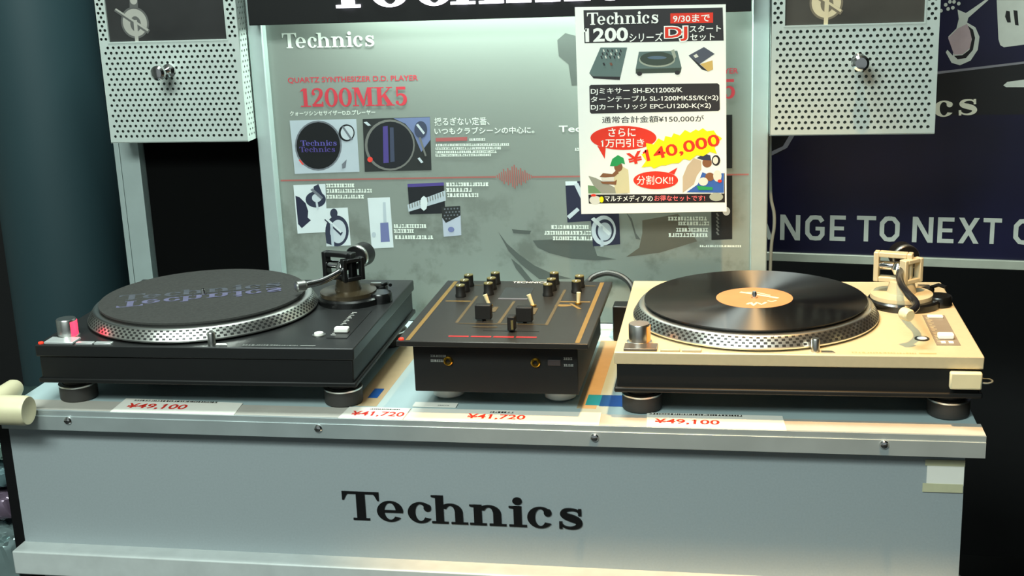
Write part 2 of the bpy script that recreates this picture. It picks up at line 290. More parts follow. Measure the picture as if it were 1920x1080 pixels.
# ------------------------------------------------------------------ printing layouts, metres on each sheet (x across, z up from the counter top)
LISTS = {
 'BOARD': [
  ('p','silhouette_crescent','bd_dark',[(-0.0147,0.1371),(0.0166,0.139),(0.0477,0.1373),(0.0812,0.136),(0.0885,0.1123),(0.1192,0.1067),(0.0857,0.1049),(0.0469,0.1074),(0.0107,0.1168),(-0.0073,0.1257)]),
  ('p','silhouette_brown','bd_brown',[(0.1609,0.17),(0.2163,0.1803),(0.2262,0.17),(0.2462,0.1364),(0.1882,0.118),(0.1346,0.1107),(0.1553,0.1257),(0.1606,0.1493)]),
  ('p','silhouette_sweep','bd_dark',[(-0.0706,0.1516),(-0.0569,0.1317),(-0.0366,0.1131),(-0.0135,0.0958),(0.0149,0.0826),(0.046,0.0743),(-0.0064,0.0731),(-0.0345,0.097),(-0.0548,0.1197)]),
  ('p','silhouette_spike','bd_dark',[(-0.0513,0.1077),(-0.036,0.0944),(-0.0145,0.0663),(-0.0251,0.0662),(-0.044,0.0903)]),
  ('p','silhouette_slash','bd_dark',[(0.1358,0.183),(0.1445,0.1726),(0.1505,0.1492),(0.158,0.1388),(0.1504,0.1401),(0.1431,0.1674)]),
  ('p','silhouette_bar','bd_dark',[(-0.0481,0.1556),(-0.0168,0.153),(-0.0196,0.1477),(-0.0457,0.149)]),
  ('p','silhouette_arm','bd_dark',[(0.0344,0.4527),(0.047,0.4628),(0.0714,0.4558),(0.0697,0.3845),(0.0547,0.3832),(0.0507,0.4159),(0.0361,0.4284)]),
  ('t','brand_logo','LOGO','Technics',-0.4073,0.4504,0.1519,0.0236),
  ('t','model_heading','bd_red','QUARTZ SYNTHESIZER D.D. PLAYER',-0.4033,0.3939,0.2145,0.0101),
  ('t','model_heading','SER:bd_red','1200MK5',-0.3859,0.3567,0.1793,0.0296),
  ('t','model_heading','bd_white','クォーツシンセサイザーD.D.プレーヤー',-0.4043,0.3427,0.1425,0.0077),
  ('t','slogan','bd_white','揺るぎない定番、',-0.1658,0.3236,0.0887,0.0127),
  ('t','slogan','bd_white','いつもクラブシーンの中心に。',-0.1666,0.3096,0.1604,0.011),
  ('p','slogan','bd_redbar',[(-0.1652,0.3042),(-0.114,0.3051),(-0.1143,0.2992),(-0.1655,0.2983)]),
  ('g','slogan','bd_white',-0.1109,0.299,0.0242,0.0038),
  ('g','slogan','bd_white',-0.1659,0.2907,0.1165,0.0038),
  ('g','slogan','bd_white',-0.1663,0.2851,0.1047,0.0038),
  ('g','slogan','bd_white',-0.1666,0.2795,0.0979,0.0039),
  ('g','slogan','bd_white',-0.1668,0.2743,0.0876,0.0038),
  ('p','divider_line','bd_redline',[(-0.4299,0.2384),(-0.0703,0.2421),(-0.0704,0.2395),(-0.4301,0.2357)]),
  ('p','divider_line','bd_redline',[(-0.0119,0.2416),(0.3249,0.2434),(0.3249,0.2409),(-0.012,0.239)]),
  ('p','divider_line','bd_redline',[(-0.0693,0.2439),(-0.0674,0.2439),(-0.0665,0.2388),(-0.0683,0.2388)]),
  ('p','divider_line','bd_redline',[(-0.0658,0.2465),(-0.0639,0.2465),(-0.0631,0.2362),(-0.065,0.2362)]),
  ('p','divider_line','bd_redline',[(-0.0622,0.249),(-0.0603,0.249),(-0.0598,0.2336),(-0.0617,0.2336)]),
  ('p','divider_line','bd_redline',[(-0.0586,0.2533),(-0.0567,0.2533),(-0.0565,0.2292),(-0.0584,0.2293)]),
  ('p','divider_line','bd_redline',[(-0.0553,0.2498),(-0.0534,0.2498),(-0.0529,0.2327),(-0.0548,0.2327)]),
  ('p','divider_line','bd_redline',[(-0.0517,0.2549),(-0.0498,0.2549),(-0.0497,0.2275),(-0.0516,0.2275)]),
  ('p','divider_line','bd_redline',[(-0.0484,0.2515),(-0.0465,0.2515),(-0.0461,0.2309),(-0.048,0.2309)]),
  ('p','divider_line','bd_redline',[(-0.0447,0.2574),(-0.0428,0.2574),(-0.0429,0.2249),(-0.0448,0.2249)]),
  ('p','divider_line','bd_redline',[(-0.0412,0.26),(-0.0393,0.26),(-0.0395,0.2223),(-0.0414,0.2223)]),
  ('p','divider_line','bd_redline',[(-0.0379,0.2557),(-0.036,0.2557),(-0.0359,0.2266),(-0.0378,0.2266)]),
  ('p','divider_line','bd_redline',[(-0.0346,0.2522),(-0.0327,0.2522),(-0.0324,0.23),(-0.0343,0.23)]),
  ('p','divider_line','bd_redline',[(-0.0311,0.2548),(-0.0292,0.2548),(-0.029,0.2274),(-0.0309,0.2274)]),
  ('p','divider_line','bd_redline',[(-0.0279,0.2496),(-0.026,0.2496),(-0.0254,0.2325),(-0.0273,0.2325)]),
  ('p','divider_line','bd_redline',[(-0.0244,0.2513),(-0.0225,0.2513),(-0.0221,0.2308),(-0.0239,0.2308)]),
  ('p','divider_line','bd_redline',[(-0.0211,0.247),(-0.0192,0.247),(-0.0185,0.235),(-0.0204,0.235)]),
  ('p','divider_line','bd_redline',[(-0.0178,0.2453),(-0.0159,0.2453),(-0.015,0.2367),(-0.0169,0.2367)]),
  ('p','divider_line','bd_redline',[(-0.0144,0.2436),(-0.0125,0.2435),(-0.0115,0.2384),(-0.0134,0.2384)]),
  ('p','turntable_photo','ph_silver',[(-0.4059,0.3352),(-0.294,0.3362),(-0.2948,0.2507),(-0.4044,0.2479)]),
  ('p','turntable_photo','ph_grey',[(-0.3212,0.2935),(-0.3229,0.2845),(-0.3264,0.2759),(-0.3317,0.2682),(-0.3385,0.2617),(-0.3464,0.2569),(-0.355,0.2539),(-0.364,0.2529),(-0.3727,0.254),(-0.3809,0.2571),(-0.3881,0.2621),(-0.3939,0.2687),(-0.398,0.2765),(-0.4002,0.2852),(-0.4004,0.2944),(-0.3986,0.3034),(-0.3949,0.312),(-0.3896,0.3197),(-0.3827,0.326),(-0.3748,0.3308),(-0.3662,0.3336),(-0.3574,0.3345),(-0.3487,0.3334),(-0.3406,0.3303),(-0.3336,0.3254),(-0.3278,0.3189),(-0.3238,0.3112),(-0.3215,0.3026)]),
  ('p','turntable_photo','ph_black',[(-0.3239,0.2935),(-0.3254,0.2851),(-0.3288,0.277),(-0.3337,0.2698),(-0.34,0.2638),(-0.3474,0.2592),(-0.3554,0.2565),(-0.3638,0.2556),(-0.3719,0.2566),(-0.3796,0.2595),(-0.3862,0.2642),(-0.3916,0.2703),(-0.3954,0.2776),(-0.3975,0.2858),(-0.3977,0.2943),(-0.396,0.3028),(-0.3926,0.3109),(-0.3876,0.318),(-0.3812,0.324),(-0.3739,0.3284),(-0.3659,0.3311),(-0.3576,0.3319),(-0.3495,0.3309),(-0.342,0.328),(-0.3354,0.3234),(-0.3301,0.3173),(-0.3263,0.3101),(-0.3242,0.302)]),
  ('t','turntable_photo','LOGOS:ph_purple','Technics',-0.3904,0.2939,0.0612,0.0087),
  ('t','turntable_photo','LOGOS:ph_violet','Technics',-0.3931,0.2835,0.0604,0.0087),
  ('p','turntable_photo','ph_black',[(-0.2983,0.314),(-0.2988,0.3109),(-0.3,0.308),(-0.3018,0.3054),(-0.3041,0.3033),(-0.3067,0.3016),(-0.3096,0.3007),(-0.3126,0.3003),(-0.3156,0.3007),(-0.3183,0.3018),(-0.3208,0.3035),(-0.3227,0.3057),(-0.3241,0.3083),(-0.3249,0.3112),(-0.325,0.3143),(-0.3244,0.3174),(-0.3232,0.3203),(-0.3214,0.3228),(-0.3191,0.325),(-0.3165,0.3266),(-0.3136,0.3276),(-0.3106,0.3279),(-0.3077,0.3275),(-0.3049,0.3264),(-0.3025,0.3248),(-0.3006,0.3226),(-0.2992,0.3199),(-0.2984,0.317)]),
  ('p','turntable_photo','ph_silver2',[(-0.3,0.314),(-0.3005,0.3115),(-0.3015,0.3092),(-0.3029,0.307),(-0.3047,0.3053),(-0.3068,0.304),(-0.3092,0.3032),(-0.3116,0.3029),(-0.3139,0.3032),(-0.3161,0.3041),(-0.318,0.3054),(-0.3196,0.3072),(-0.3207,0.3094),(-0.3213,0.3118),(-0.3214,0.3143),(-0.321,0.3167),(-0.32,0.3191),(-0.3186,0.3212),(-0.3167,0.3229),(-0.3146,0.3242),(-0.3123,0.325),(-0.3099,0.3253),(-0.3075,0.325),(-0.3053,0.3241),(-0.3034,0.3228),(-0.3019,0.321),(-0.3008,0.3188),(-0.3001,0.3165)]),
  ('p','turntable_photo','ph_grey',[(-0.3189,0.3237),(-0.3161,0.3254),(-0.3018,0.3028),(-0.3054,0.302)]),
  ('p','turntable_photo','ph_grey',[(-0.3235,0.2631),(-0.3148,0.2709),(-0.3176,0.2578),(-0.3231,0.2561)]),
  ('p','turntable_photo','ph_red',[(-0.3961,0.2707),(-0.3933,0.2716),(-0.3876,0.2636),(-0.3904,0.2628)]),
  ('p','black_turntable_photo','ph_dark',[(-0.2834,0.336),(-0.1729,0.3379),(-0.175,0.2524),(-0.2859,0.2506)]),
  ('p','black_turntable_photo','ph_blue',[(-0.2323,0.3362),(-0.1729,0.3374),(-0.174,0.3013),(-0.19,0.2818),(-0.2014,0.3119),(-0.2136,0.3274)]),
  ('p','black_turntable_photo','ph_grey2',[(-0.1999,0.2931),(-0.2015,0.2839),(-0.205,0.2752),(-0.2104,0.2674),(-0.2174,0.2609),(-0.2256,0.256),(-0.2346,0.253),(-0.2439,0.2521),(-0.2531,0.2532),(-0.2617,0.2563),(-0.2693,0.2613),(-0.2755,0.268),(-0.2799,0.2759),(-0.2824,0.2847),(-0.2828,0.294),(-0.2811,0.3032),(-0.2774,0.3118),(-0.2719,0.3196),(-0.2649,0.326),(-0.2567,0.3308),(-0.2478,0.3337),(-0.2385,0.3346),(-0.2294,0.3334),(-0.2209,0.3303),(-0.2134,0.3253),(-0.2073,0.3187),(-0.2029,0.3109),(-0.2004,0.3022)]),
  ('p','black_turntable_photo','ph_black2',[(-0.2025,0.2931),(-0.204,0.2847),(-0.2072,0.2768),(-0.2122,0.2696),(-0.2185,0.2636),(-0.226,0.2592),(-0.2342,0.2564),(-0.2428,0.2555),(-0.2512,0.2565),(-0.2591,0.2594),(-0.266,0.264),(-0.2717,0.2701),(-0.2757,0.2774),(-0.278,0.2855),(-0.2784,0.2939),(-0.2768,0.3023),(-0.2734,0.3103),(-0.2684,0.3174),(-0.262,0.3233),(-0.2545,0.3277),(-0.2463,0.3303),(-0.2379,0.3311),(-0.2295,0.3301),(-0.2218,0.3272),(-0.2149,0.3227),(-0.2093,0.3166),(-0.2053,0.3095),(-0.203,0.3015)]),
  ('p','black_turntable_photo','ph_violet',[(-0.2507,0.3236),(-0.2427,0.3244),(-0.2448,0.2651),(-0.2537,0.2643)]),
  ('p','black_turntable_photo','ph_slate',[(-0.2394,0.3218),(-0.2332,0.3217),(-0.235,0.2667),(-0.2421,0.2659)]),
  ('p','black_turntable_photo','ph_red',[(-0.2711,0.2705),(-0.2713,0.2695),(-0.2717,0.2686),(-0.2723,0.2678),(-0.273,0.2671),(-0.2739,0.2666),(-0.2748,0.2663),(-0.2758,0.2662),(-0.2768,0.2663),(-0.2777,0.2666),(-0.2786,0.2672),(-0.2792,0.2679),(-0.2797,0.2687),(-0.28,0.2696),(-0.28,0.2706),(-0.2798,0.2715),(-0.2794,0.2725),(-0.2788,0.2733),(-0.2781,0.274),(-0.2772,0.2745),(-0.2762,0.2748),(-0.2752,0.2749),(-0.2743,0.2748),(-0.2733,0.2744),(-0.2725,0.2739),(-0.2719,0.2732),(-0.2714,0.2724),(-0.2711,0.2715)]),
  ('p','black_turntable_photo','ph_slate',[(-0.1784,0.3176),(-0.1788,0.3146),(-0.1797,0.3117),(-0.1811,0.3091),(-0.1829,0.307),(-0.185,0.3054),(-0.1873,0.3044),(-0.1896,0.3041),(-0.1919,0.3045),(-0.1941,0.3055),(-0.196,0.3071),(-0.1975,0.3093),(-0.1986,0.3119),(-0.1992,0.3148),(-0.1993,0.3179),(-0.1988,0.3209),(-0.1979,0.3237),(-0.1965,0.3263),(-0.1947,0.3284),(-0.1926,0.33),(-0.1904,0.331),(-0.188,0.3313),(-0.1857,0.3309),(-0.1836,0.3299),(-0.1817,0.3283),(-0.1801,0.3261),(-0.1791,0.3235),(-0.1784,0.3206)]),
  ('p','black_turntable_photo','ph_silver2',[(-0.1962,0.3255),(-0.1926,0.3271),(-0.1821,0.3125),(-0.1849,0.31)]),
  ('p','black_turntable_photo','ph_grey2',[(-0.193,0.305),(-0.1895,0.3058),(-0.1816,0.2757),(-0.1843,0.2749)]),
  ('p','black_turntable_photo','ph_silver2',[(-0.1968,0.2716),(-0.1932,0.2733),(-0.1875,0.2655),(-0.1911,0.2638)]),
  ('p','black_turntable_photo','ph_silver2',[(-0.282,0.3309),(-0.2766,0.3317),(-0.27,0.3256),(-0.2753,0.3248)]),
  ('p','tonearm_photo','ph_white',[(-0.4087,0.2294),(-0.3539,0.2309),(-0.3566,0.1507),(-0.4083,0.1479)]),
  ('p','tonearm_photo','ph_navy',[(-0.4066,0.2116),(-0.3995,0.2089),(-0.3902,0.1991),(-0.3868,0.1857),(-0.3886,0.175),(-0.3834,0.1705),(-0.4002,0.157),(-0.406,0.1642)]),
  ('p','tonearm_photo','ph_navy2',[(-0.3551,0.2052),(-0.3557,0.2023),(-0.3572,0.1994),(-0.3595,0.1969),(-0.3624,0.1948),(-0.3658,0.1932),(-0.3696,0.1922),(-0.3734,0.1919),(-0.3773,0.1923),(-0.3809,0.1933),(-0.384,0.1949),(-0.3866,0.197),(-0.3885,0.1995),(-0.3895,0.2024),(-0.3897,0.2053),(-0.389,0.2083),(-0.3875,0.2111),(-0.3852,0.2136),(-0.3823,0.2157),(-0.3789,0.2173),(-0.3752,0.2183),(-0.3713,0.2186),(-0.3675,0.2182),(-0.3639,0.2172),(-0.3607,0.2156),(-0.3582,0.2135),(-0.3563,0.211),(-0.3553,0.2082)]),
  ('p','tonearm_photo','ph_navy2',[(-0.3743,0.2266),(-0.3657,0.2309),(-0.3606,0.2159),(-0.3646,0.2106),(-0.3751,0.2159)]),
  ('p','tonearm_photo','ph_silver2',[(-0.3621,0.2079),(-0.3625,0.2063),(-0.3632,0.2048),(-0.3643,0.2035),(-0.3657,0.2024),(-0.3673,0.2015),(-0.3691,0.201),(-0.3709,0.2008),(-0.3727,0.201),(-0.3744,0.2015),(-0.3759,0.2024),(-0.3771,0.2035),(-0.378,0.2049),(-0.3784,0.2064),(-0.3785,0.208),(-0.3782,0.2095),(-0.3775,0.211),(-0.3764,0.2124),(-0.375,0.2135),(-0.3734,0.2143),(-0.3716,0.2149),(-0.3697,0.215),(-0.3679,0.2148),(-0.3662,0.2143),(-0.3648,0.2135),(-0.3636,0.2123),(-0.3627,0.211),(-0.3622,0.2095)]),
  ('p','tonearm_photo','ph_silver2',[(-0.3733,0.2044),(-0.3697,0.2044),(-0.3682,0.1892),(-0.3719,0.1883)]),
  ('p','tonearm_photo','ph_grey',[(-0.3802,0.2213),(-0.3763,0.2239),(-0.3593,0.2088),(-0.3623,0.2052)]),
  ('p','gimbal_photo','ph_white',[(-0.359,0.1901),(-0.3189,0.1918),(-0.3181,0.1283),(-0.3604,0.1263)]),
  ('p','gimbal_photo','ph_navy2',[(-0.32,0.1525),(-0.3209,0.1468),(-0.3228,0.1412),(-0.3256,0.1363),(-0.329,0.1322),(-0.3331,0.129),(-0.3375,0.1271),(-0.342,0.1264),(-0.3465,0.127),(-0.3506,0.129),(-0.3541,0.1321),(-0.357,0.1362),(-0.359,0.1412),(-0.3601,0.1467),(-0.3601,0.1525),(-0.3592,0.1583),(-0.3572,0.1638),(-0.3545,0.1687),(-0.351,0.1728),(-0.3469,0.1759),(-0.3425,0.1778),(-0.338,0.1785),(-0.3336,0.1778),(-0.3296,0.1759),(-0.326,0.1728),(-0.3231,0.1687),(-0.3211,0.1638),(-0.3201,0.1583)]),
  ('p','gimbal_photo','ph_silver2',[(-0.3246,0.1516),(-0.3253,0.1473),(-0.3266,0.1431),(-0.3285,0.1393),(-0.3309,0.1362),(-0.3337,0.1338),(-0.3367,0.1323),(-0.3398,0.1318),(-0.3428,0.1323),(-0.3456,0.1338),(-0.348,0.1361),(-0.3499,0.1393),(-0.3513,0.143),(-0.352,0.1472),(-0.352,0.1516),(-0.3513,0.156),(-0.3499,0.1602),(-0.348,0.1639),(-0.3456,0.167),(-0.3428,0.1694),(-0.3398,0.1708),(-0.3368,0.1713),(-0.3338,0.1708),(-0.331,0.1694),(-0.3286,0.167),(-0.3267,0.1639),(-0.3253,0.1602),(-0.3246,0.156)]),
  ('p','gimbal_photo','ph_navy2',[(-0.3369,0.182),(-0.3372,0.1803),(-0.3378,0.1786),(-0.3386,0.177),(-0.3397,0.1758),(-0.341,0.1748),(-0.3424,0.1742),(-0.3438,0.174),(-0.3452,0.1742),(-0.3465,0.1748),(-0.3477,0.1758),(-0.3486,0.1771),(-0.3492,0.1786),(-0.3496,0.1803),(-0.3496,0.1821),(-0.3493,0.1839),(-0.3487,0.1855),(-0.3478,0.1871),(-0.3467,0.1883),(-0.3454,0.1893),(-0.344,0.1899),(-0.3426,0.1901),(-0.3412,0.1899),(-0.3399,0.1893),(-0.3388,0.1883),(-0.3379,0.187),(-0.3372,0.1855),(-0.3369,0.1838)]),
  ('p','gimbal_photo','ph_navy2',[(-0.3605,0.1714),(-0.3556,0.1749),(-0.3302,0.1498),(-0.3342,0.1444)]),
  ('p','gimbal_photo','ph_white',[(-0.3594,0.1731),(-0.3556,0.1749),(-0.3319,0.1516),(-0.3339,0.1489)]),
  ('p','gimbal_photo','ph_navy2',[(-0.3604,0.1489),(-0.3497,0.1453),(-0.3474,0.1273),(-0.3599,0.1318)]),
  ('p','gimbal_photo','ph_silver',[(-0.351,0.1642),(-0.3464,0.1642),(-0.3466,0.1264),(-0.3512,0.1264)]),
  ('g','arm_caption','bd_white',-0.3526,0.2251,0.047,0.0062),
  ('g','arm_caption','bd_white',-0.3524,0.2164,0.074,0.0062),
  ('g','arm_caption','bd_white',-0.3532,0.2066,0.0607,0.0062),
  ('p','pitch_fader_photo','ph_white',[(-0.2844,0.2076),(-0.2467,0.2084),(-0.2458,0.1249),(-0.283,0.123)]),
  ('p','pitch_fader_photo','ph_slateblue',[(-0.2657,0.166),(-0.2521,0.1669),(-0.2515,0.1348),(-0.2669,0.1338)]),
  ('p','pitch_fader_photo','ph_silver',[(-0.2589,0.2005),(-0.2544,0.2005),(-0.2548,0.1669),(-0.2602,0.1669)]),
  ('p','pitch_fader_photo','ph_silver',[(-0.2742,0.1463),(-0.2744,0.1453),(-0.2747,0.1444),(-0.2752,0.1435),(-0.2758,0.1428),(-0.2765,0.1423),(-0.2773,0.142),(-0.2781,0.1419),(-0.2789,0.142),(-0.2797,0.1423),(-0.2803,0.1428),(-0.2808,0.1435),(-0.2812,0.1444),(-0.2814,0.1453),(-0.2814,0.1463),(-0.2813,0.1473),(-0.2809,0.1483),(-0.2804,0.1491),(-0.2798,0.1498),(-0.2791,0.1504),(-0.2783,0.1507),(-0.2775,0.1508),(-0.2767,0.1507),(-0.276,0.1504),(-0.2753,0.1498),(-0.2748,0.1491),(-0.2744,0.1483),(-0.2742,0.1473)]),
  ('g','fader_caption','bd_white',-0.2429,0.1577,0.0546,0.0062),
  ('g','fader_caption','bd_white',-0.2434,0.1494,0.0314,0.0062),
  ('g','fader_caption','bd_white',-0.2423,0.1391,0.0601,0.0062),
  ('p','strobe_photo','ph_black2',[(-0.216,0.2301),(-0.156,0.2324),(-0.156,0.1818),(-0.2155,0.1801)]),
  ('p','strobe_photo','ph_violet',[(-0.216,0.2301),(-0.156,0.2324),(-0.1558,0.2272),(-0.2159,0.2249)]),
  ('p','strobe_photo','ph_silver',[(-0.2181,0.196),(-0.154,0.2194),(-0.154,0.2028),(-0.217,0.1845)]),
  ('p','strobe_photo','ph_grey2',[(-0.2154,0.1969),(-0.2139,0.1974),(-0.2135,0.1899),(-0.2149,0.1894)]),
  ('p','strobe_photo','ph_grey2',[(-0.211,0.1985),(-0.2096,0.1989),(-0.2091,0.1915),(-0.2106,0.1909)]),
  ('p','strobe_photo','ph_grey2',[(-0.2067,0.2),(-0.2052,0.2005),(-0.2048,0.193),(-0.2062,0.1925)]),
  ('p','strobe_photo','ph_grey2',[(-0.2023,0.2016),(-0.2009,0.202),(-0.2004,0.1946),(-0.2019,0.194)]),
  ('p','strobe_photo','ph_grey2',[(-0.198,0.2031),(-0.1965,0.2036),(-0.1961,0.1961),(-0.1975,0.1956)]),
  ('p','strobe_photo','ph_grey2',[(-0.1936,0.2047),(-0.1922,0.2051),(-0.1917,0.1977),(-0.1932,0.1971)]),
  ('p','strobe_photo','ph_grey2',[(-0.1893,0.2062),(-0.1879,0.2066),(-0.1874,0.1992),(-0.1888,0.1987)]),
  ('p','strobe_photo','ph_grey2',[(-0.185,0.2077),(-0.1835,0.2082),(-0.1831,0.2007),(-0.1845,0.2002)]),
  ('p','strobe_photo','ph_grey2',[(-0.1806,0.2093),(-0.1792,0.2097),(-0.1787,0.2023),(-0.1802,0.2018)]),
  ('p','strobe_photo','ph_grey2',[(-0.1763,0.2108),(-0.1749,0.2112),(-0.1744,0.2038),(-0.1759,0.2033)]),
  ('p','strobe_photo','ph_grey2',[(-0.172,0.2123),(-0.1706,0.2128),(-0.1701,0.2054),(-0.1715,0.2048)]),
  ('p','strobe_photo','ph_grey2',[(-0.1677,0.2139),(-0.1663,0.2143),(-0.1658,0.2069),(-0.1672,0.2064)]),
  ('p','strobe_photo','ph_grey2',[(-0.1634,0.2154),(-0.162,0.2158),(-0.1615,0.2084),(-0.1629,0.2079)]),
  ('p','strobe_photo','ph_grey2',[(-0.1591,0.2169),(-0.1577,0.2174),(-0.1572,0.21),(-0.1586,0.2094)]),
  ('p','strobe_photo','ph_white',[(-0.1842,0.1985),(-0.1866,0.1898),(-0.1911,0.1862),(-0.1953,0.1899),(-0.1966,0.1986),(-0.1943,0.2072),(-0.1897,0.2108),(-0.1856,0.2072)]),
  ('p','dot_pattern_photo','ph_pale',[(-0.1616,0.1923),(-0.1308,0.194),(-0.1314,0.1457),(-0.1607,0.143)]),
  ('p','dot_pattern_photo','ph_dark',[(-0.1616,0.1923),(-0.1308,0.194),(-0.1311,0.1783),(-0.156,0.166),(-0.1617,0.1748)]),
  ('p','dot_pattern_photo','ph_grey',[(-0.1551,0.1888),(-0.1556,0.1878),(-0.1566,0.1874),(-0.1576,0.1878),(-0.1579,0.1888),(-0.1575,0.1898),(-0.1565,0.1902),(-0.1555,0.1898)]),
  ('p','dot_pattern_photo','ph_grey',[(-0.1498,0.1891),(-0.1503,0.1881),(-0.1513,0.1877),(-0.1523,0.1881),(-0.1526,0.1891),(-0.1522,0.1901),(-0.1512,0.1905),(-0.1502,0.19)]),
  ('p','dot_pattern_photo','ph_grey',[(-0.1445,0.1893),(-0.145,0.1883),(-0.146,0.1879),(-0.147,0.1883),(-0.1474,0.1893),(-0.1469,0.1903),(-0.1459,0.1907),(-0.1449,0.1903)]),
  ('p','dot_pattern_photo','ph_grey',[(-0.1392,0.1896),(-0.1397,0.1886),(-0.1407,0.1882),(-0.1417,0.1886),(-0.1421,0.1896),(-0.1416,0.1906),(-0.1406,0.191),(-0.1396,0.1906)]),
  ('p','dot_pattern_photo','ph_grey',[(-0.134,0.1898),(-0.1344,0.1888),(-0.1354,0.1884),(-0.1364,0.1888),(-0.1368,0.1898),(-0.1363,0.1908),(-0.1353,0.1912),(-0.1343,0.1908)]),
  ('p','dot_pattern_photo','ph_grey',[(-0.1528,0.1835),(-0.1532,0.1825),(-0.1542,0.1821),(-0.1552,0.1826),(-0.1556,0.1835),(-0.1551,0.1845),(-0.1541,0.1849),(-0.1531,0.1845)]),
  ('p','dot_pattern_photo','ph_grey',[(-0.1475,0.1838),(-0.1479,0.1828),(-0.1489,0.1824),(-0.1499,0.1828),(-0.1503,0.1838),(-0.1498,0.1848),(-0.1488,0.1852),(-0.1478,0.1848)]),
  ('p','dot_pattern_photo','ph_grey',[(-0.1422,0.1841),(-0.1426,0.1831),(-0.1436,0.1827),(-0.1446,0.1831),(-0.145,0.1841),(-0.1445,0.185),(-0.1435,0.1855),(-0.1425,0.185)]),
  ('p','dot_pattern_photo','ph_grey',[(-0.1369,0.1843),(-0.1373,0.1833),(-0.1384,0.1829),(-0.1393,0.1833),(-0.1397,0.1843),(-0.1392,0.1853),(-0.1382,0.1857),(-0.1372,0.1853)]),
  ('p','dot_pattern_photo','ph_grey',[(-0.1316,0.1846),(-0.1321,0.1836),(-0.1331,0.1832),(-0.134,0.1836),(-0.1344,0.1846),(-0.1339,0.1856),(-0.1329,0.186),(-0.132,0.1856)]),
  ('p','dot_pattern_photo','ph_grey',[(-0.1557,0.1783),(-0.1561,0.1773),(-0.1572,0.1769),(-0.1581,0.1773),(-0.1585,0.1783),(-0.158,0.1793),(-0.157,0.1797),(-0.156,0.1793)]),
  ('p','dot_pattern_photo','ph_grey',[(-0.1504,0.1785),(-0.1508,0.1775),(-0.1519,0.1771),(-0.1528,0.1775),(-0.1532,0.1785),(-0.1527,0.1795),(-0.1517,0.1799),(-0.1507,0.1795)]),
  ('p','dot_pattern_photo','ph_grey',[(-0.1451,0.1788),(-0.1455,0.1778),(-0.1466,0.1774),(-0.1475,0.1778),(-0.1479,0.1788),(-0.1474,0.1798),(-0.1464,0.1802),(-0.1454,0.1798)]),
  ('p','dot_pattern_photo','ph_grey',[(-0.1398,0.179),(-0.1402,0.1781),(-0.1413,0.1776),(-0.1422,0.1781),(-0.1426,0.1791),(-0.1421,0.18),(-0.1411,0.1805),(-0.1401,0.18)]),
  ('p','dot_pattern_photo','ph_grey',[(-0.1345,0.1793),(-0.135,0.1783),(-0.136,0.1779),(-0.1369,0.1783),(-0.1373,0.1793),(-0.1368,0.1803),(-0.1358,0.1807),(-0.1349,0.1803)]),
  ('p','dot_pattern_photo','ph_grey',[(-0.1533,0.173),(-0.1538,0.172),(-0.1548,0.1716),(-0.1558,0.172),(-0.1561,0.173),(-0.1557,0.174),(-0.1547,0.1744),(-0.1537,0.174)]),
  ('p','dot_pattern_photo','ph_grey',[(-0.148,0.1733),(-0.1485,0.1723),(-0.1495,0.1719),(-0.1505,0.1723),(-0.1508,0.1733),(-0.1504,0.1743),(-0.1493,0.1747),(-0.1484,0.1743)]),
  ('p','dot_pattern_photo','ph_slateblue',[(-0.1424,0.1554),(-0.1432,0.1532),(-0.1452,0.1516),(-0.1479,0.151),(-0.1506,0.1515),(-0.1524,0.1532),(-0.153,0.1554),(-0.1522,0.1576),(-0.1502,0.1592),(-0.1475,0.1598),(-0.1449,0.1592),(-0.143,0.1576)]),
  ('g','strobe_caption','bd_white',-0.152,0.2259,0.0663,0.0061),
  ('g','strobe_caption','bd_white',-0.1524,0.217,0.0394,0.0061),
  ('g','strobe_caption','bd_white',-0.1511,0.2084,0.049,0.0061),
  ('t','series_heading','bd_white','Technics',0.0327,0.311,0.0834,0.01),
  ('g','series_heading','bd_white',0.0571,0.2816,0.1015,0.0042),
  ('g','series_heading','bd_white',0.0639,0.2882,0.0948,0.0042),
  ('p','headshell_photo','ph_navy',[(0.0406,0.233),(0.0811,0.2336),(0.0814,0.1694),(0.0421,0.1668)]),
  ('p','headshell_photo','ph_white',[(0.0406,0.233),(0.0592,0.2333),(0.0599,0.2269),(0.0408,0.2262)]),
  ('p','headshell_photo','ph_silver2',[(0.054,0.2286),(0.0608,0.2303),(0.072,0.2055),(0.0684,0.1944),(0.0636,0.2072)]),
  ('p','headshell_photo','ph_silver2',[(0.0416,0.1772),(0.0581,0.191),(0.0622,0.1867),(0.0457,0.172)]),
  ('p','chrome_tonearm_photo','ph_navy',[(0.0784,0.1901),(0.124,0.1934),(0.1255,0.1314),(0.0821,0.1278)]),
  ('p','chrome_tonearm_photo','ph_silver2',[(0.1191,0.1539),(0.1185,0.1485),(0.117,0.1434),(0.1146,0.1388),(0.1115,0.1349),(0.1077,0.132),(0.1035,0.1302),(0.0992,0.1296),(0.0948,0.1301),(0.0907,0.1319),(0.0871,0.1348),(0.0841,0.1387),(0.0819,0.1433),(0.0805,0.1484),(0.0802,0.1538),(0.0808,0.1592),(0.0823,0.1643),(0.0848,0.1689),(0.0879,0.1727),(0.0917,0.1756),(0.0958,0.1774),(0.1002,0.178),(0.1045,0.1774),(0.1085,0.1756),(0.1122,0.1727),(0.1152,0.1689),(0.1174,0.1643),(0.1187,0.1592)]),
